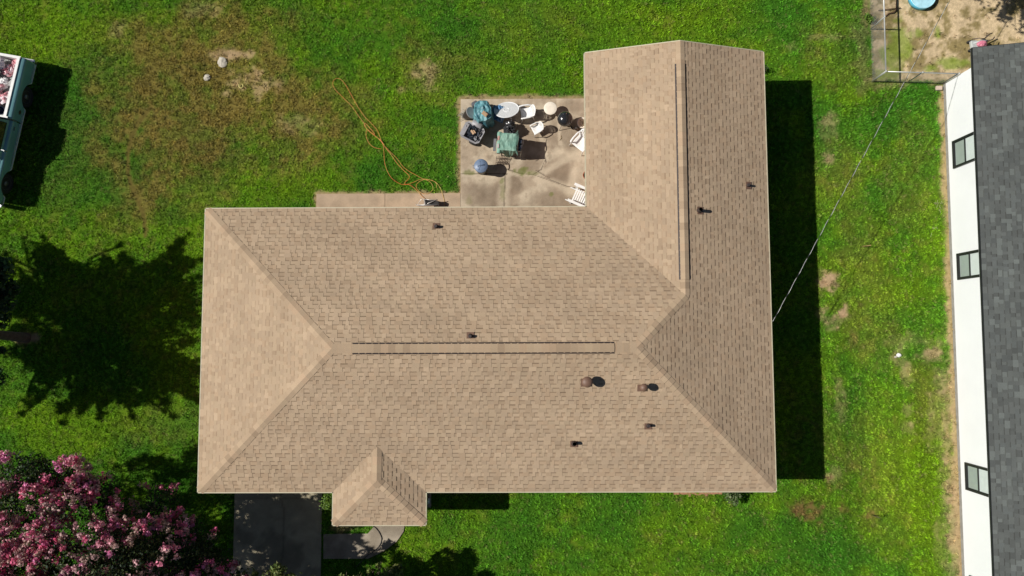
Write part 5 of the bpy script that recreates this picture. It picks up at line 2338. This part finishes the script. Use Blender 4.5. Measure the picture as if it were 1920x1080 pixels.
L2 = [(945, 1005), (880, 992), (820, 970), (770, 920), (735, 885), (700, 862), (660, 850), (700, 800), (650, 745), (600, 690), (555, 625), (515, 575), (480, 520), (430, 480), (380, 440), (350, 400), (358, 385), (400, 430), (430, 470), (400, 455), (372, 432), (362, 475), (378, 525), (410, 562), (450, 578), (482, 582)]
k.tube(cord_pts(L2, .07, seed=3), .0085, 6)
o = obj('extension_cord', k, mor)
tag(o, 'shorter orange cord looped over the long one, ending at the folded chair', 'cord')
k = MB()
k.tube(cord_pts([(698, 984), (706, 990), (713, 1000), (716, 1010), (712, 1022), (702, 1032), (688, 1042), (676, 1054), (668, 1062)], .055, 1, 0, 0), .012, 6)
o = obj('garden_hose', k, mat('black_hose', (.02, .02, .022), .5))
tag(o, 'black garden hose curving across the front walk by the porch', 'hose')

# ---------------------------------------------------------------- small things on the lawn


def rock(px, py, rx, ry, rz, rot, label, m_, seed, name='stone'):
    k = MB()
    crumple(k, (0, 0, 0), (rx, ry, rz), .25, seed, 14, 9, crease=.7)
    o = obj(name, k, m_)
    o.location = (*at(px, py), rz * .55)
    o.rotation_euler = (0, 0, rot)
    return tag(o, label, 'stone')


mst = mat('pale_stone', (.50, .46, .38), .9, var=.15)
rock(417, 117, .15, .20, .05, .3, 'flat grey stone on the bare patch of the lawn', mst, 4)
rock(389, 146, .13, .11, .06, .8, 'pale tan stone left of the bare patch', mst, 5)
rock(1684, 666, .075, .075, .07, 0, 'bright white round stone on the grass by the white house', mwhite, 6)
rock(1679, 669, .055, .04, .04, .4, 'smaller greyish stone touching the bright white one', mst, 7)
k = MB()
k.tube([(-.07, .07, 0), (-.08, -.02, 0), (-.03, -.08, 0), (.04, -.07, 0), (.07, 0, 0), (.04, .07, 0)], .018, 6)
o = obj('plastic_hoop', k, mat('yellow_plastic', (.70, .62, .22), .5))
o.location = (*at(453, 162), .05)
tag(o, 'pale yellow curved plastic piece on the bare patch of lawn', 'hoop')
for nm, px, py, L, m_, lab in (('wooden_stake', 1616, 462, .42, mat('stake_wood', (.36, .24, .10), .8), 'thin wooden stake standing in the lawn between the two houses'),
                               ('metal_stub', 1636, 966, .30, mrub, 'short dark stub standing in a bare spot at lower right')):
    k = MB()
    b = Vector(at3(px, py, 0))
    k.cyl(b, b + Vector((.10, -.02, L)), .014, n=6)
    k.cyl(b + Vector((.10, -.02, L)), b + Vector((.10, -.02, L + .02)), .02, n=6)
    o = obj(nm, k, m_)
    tag(o, lab, 'stake' if 'stake' in nm else 'stub')
k = MB()
k.rbox((0, 0, .05), (.22, .16, .09), .02)
k.box((0, 0, .10), (.12, .08, .01))
o = obj('splash_block', k, mat('block_concrete', (.50, .40, .32), .9, var=.1))
o.location = (*at(1759, 166), 0)
tag(o, 'small pinkish concrete block at the corner of the white house', 'block')
k = MB()
k.tube([(0, .10, 0), (.01, 0, .01), (-.015, -.03, .01)], .010, 5)
k.tube([(-.015, -.03, .01), (-.06, -.09, 0)], .008, 5)
o = obj('twig', k, mat('dry_straw', (.34, .26, .14), .9))
o.location = (*at(1052, 260), PZ + .01)
tag(o, 'bent tan twig on the patio below the small round table', 'twig')
k = MB()
k.tube([(-.03, .0, 0), (.04, .02, .02), (.10, .0, .01)], .012, 5)
k.lathe([(0, 0), (.03, .0), (.03, .05), (0, .05)], 10, (.03, .04, 0))
o = obj('can', k, mtw)
o.location = (*at(1078, 243), PZ)
tag(o, 'small white can on the patio just below the planter', 'can')
for px, py, n, sd, lab in ((1759, 385, 9, 3, 'loose pale straw stalks on the dirt strip below the upper window'), (1748, 432, 5, 4, 'a few pale stalks on the grass edge above the middle window')):
    rr = random.Random(sd)
    k = MB()
    for i in range(n):
        a = rr.uniform(.8, 2.2)
        b = Vector((rr.gauss(0, .07), rr.gauss(0, .14), .05))
        d_ = Vector((math.cos(a), math.sin(a), 0)) * rr.uniform(.03, .09)
        k.tube([b - d_, b + Vector((rr.gauss(0, .02), 0, .01)), b + d_], .0035, 4)
    o = obj('straw_stalk', k, mat('pale_straw', (.62, .56, .36), .8))
    o.location = (*at(px, py), 0)
    tag(o, lab, 'straw')

# paddling pool
x, y = pool_c
mcy = mat('cyan_plastic', (.10, .50, .72), .35, var=.05)
pool = thing('paddling_pool', 'round bright blue paddling pool in the sandy yard at the top edge', 'pool', (x, y, 0))
k = MB()
k.lathe([(.0, .012), (.40, .012), (.42, .02), (.43, .20), (.455, .215), (.475, .20), (.46, .0), (.30, -.02)], 48)
obj('basin', k, mcy, pool)
k = MB()
k.lathe([(.43, .198), (.44, .216), (.462, .222), (.478, .208), (.470, .19)], 48)
obj('rim', k, mat('pale_blue_rim', (.42, .72, .82), .35), pool)
k = MB()
k.lathe([(0, .13), (.2, .131), (.425, .13)], 40)
obj('water', k, mat('pool_water', (.05, .55, .80), .05, var=.2, vscale=5, bump=.4, bscale=9, spec=.5), pool)

# dark bars standing in for a cast shadow at the top of the yard
k = MB()
k.tube([(*at(1682, -30), .02), (*at(1679, 17), .05), (*at(1678, 21), .06), (*at(1673, 25), .06), (*at(1665, 26), .04), (*at(1660, 31), .02)], .022, 7)
k.tube([(*at(1646, 20), .03), (*at(1662, 19), .06), (*at(1687, 16), .06)], .016, 6)
o = obj('shadow_bars', k, mat('shadow_brown', (.10, .055, .03), .7, var=.3))
tag(o, 'dark bent bars imitating a shadow on the sand left of the pool', 'shadow shape')

# small ride-on toy behind the white house corner
x, y = at(1840, 79, .35)
ty_ = thing('ride_on_toy', 'small pink and black ride-on toy behind the corner of the white house', 'toy', (x, y, 0), .1)
k = MB()
k.rbox((-.20, -.05, .24), (.24, .34, .12), .03)
k.tube([(-.25, 0, .28), (.0, .05, .34), (.25, .04, .32)], .035, 8)
obj('frame', k, mat('light_grey_plastic', (.42, .45, .44), .5), ty_)
k = MB()
crumple(k, (-.02, -.08, .38), (.17, .12, .07), .2, 8, 18, 10)
obj('seat', k, mat('pink_plastic', (.62, .20, .28), .45, var=.15, vscale=14), ty_)
k = MB()
k.tube([(.10, .10, .40), (.22, .20, .50), (.34, .24, .50)], .022, 6)
k.tube([(.22, .0, .36), (.34, .02, .48), (.42, .10, .46)], .02, 6)
k.tube([(-.3, .16, .3), (-.1, .14, .4), (.1, .1, .4)], .015, 6)
obj('handlebar', k, mrub, ty_)
for sx in (-.25, .22):
    for sy in (-.18, .14):
        k = MB()
        k.lathe([(0, -.03), (.09, -.03), (.105, -.015), (.105, .015), (.09, .03), (0, .03)], 16, M=Matrix.Translation((sx, sy, .105)) @ Matrix.Rotation(PI / 2, 4, 'X'))
        obj('wheel', k, mtyre, ty_)

# loose bricks edging the front wall
mlb = mat('loose_brick', alb(176, 130, 100), .9, var=.3, vscale=9)
proto = None
rr = random.Random(12)
for i in range(11):
    if proto is None:
        k = MB()
        k.rbox((0, 0, .03), (.20, .095, .06), .006)
        proto = obj('edging_brick', k, mlb)
        o = proto
    else:
        o = proto.copy()
        scene.collection.objects.link(o)
    px = 1268 + i * 8.0
    o.location = (*at(px, 924.5 + rr.uniform(-1, 1.5)), rr.uniform(-.03, .0))
    o.rotation_euler = (0, 0, rr.uniform(-.15, .15) + (PI / 2 if i % 4 == 3 else 0))
    tag(o, 'worn red brick in the edging row below the long front eave', 'brick', 'edging bricks below the front eave')

for _c in tufts.objects:
    _c.hide_render = False
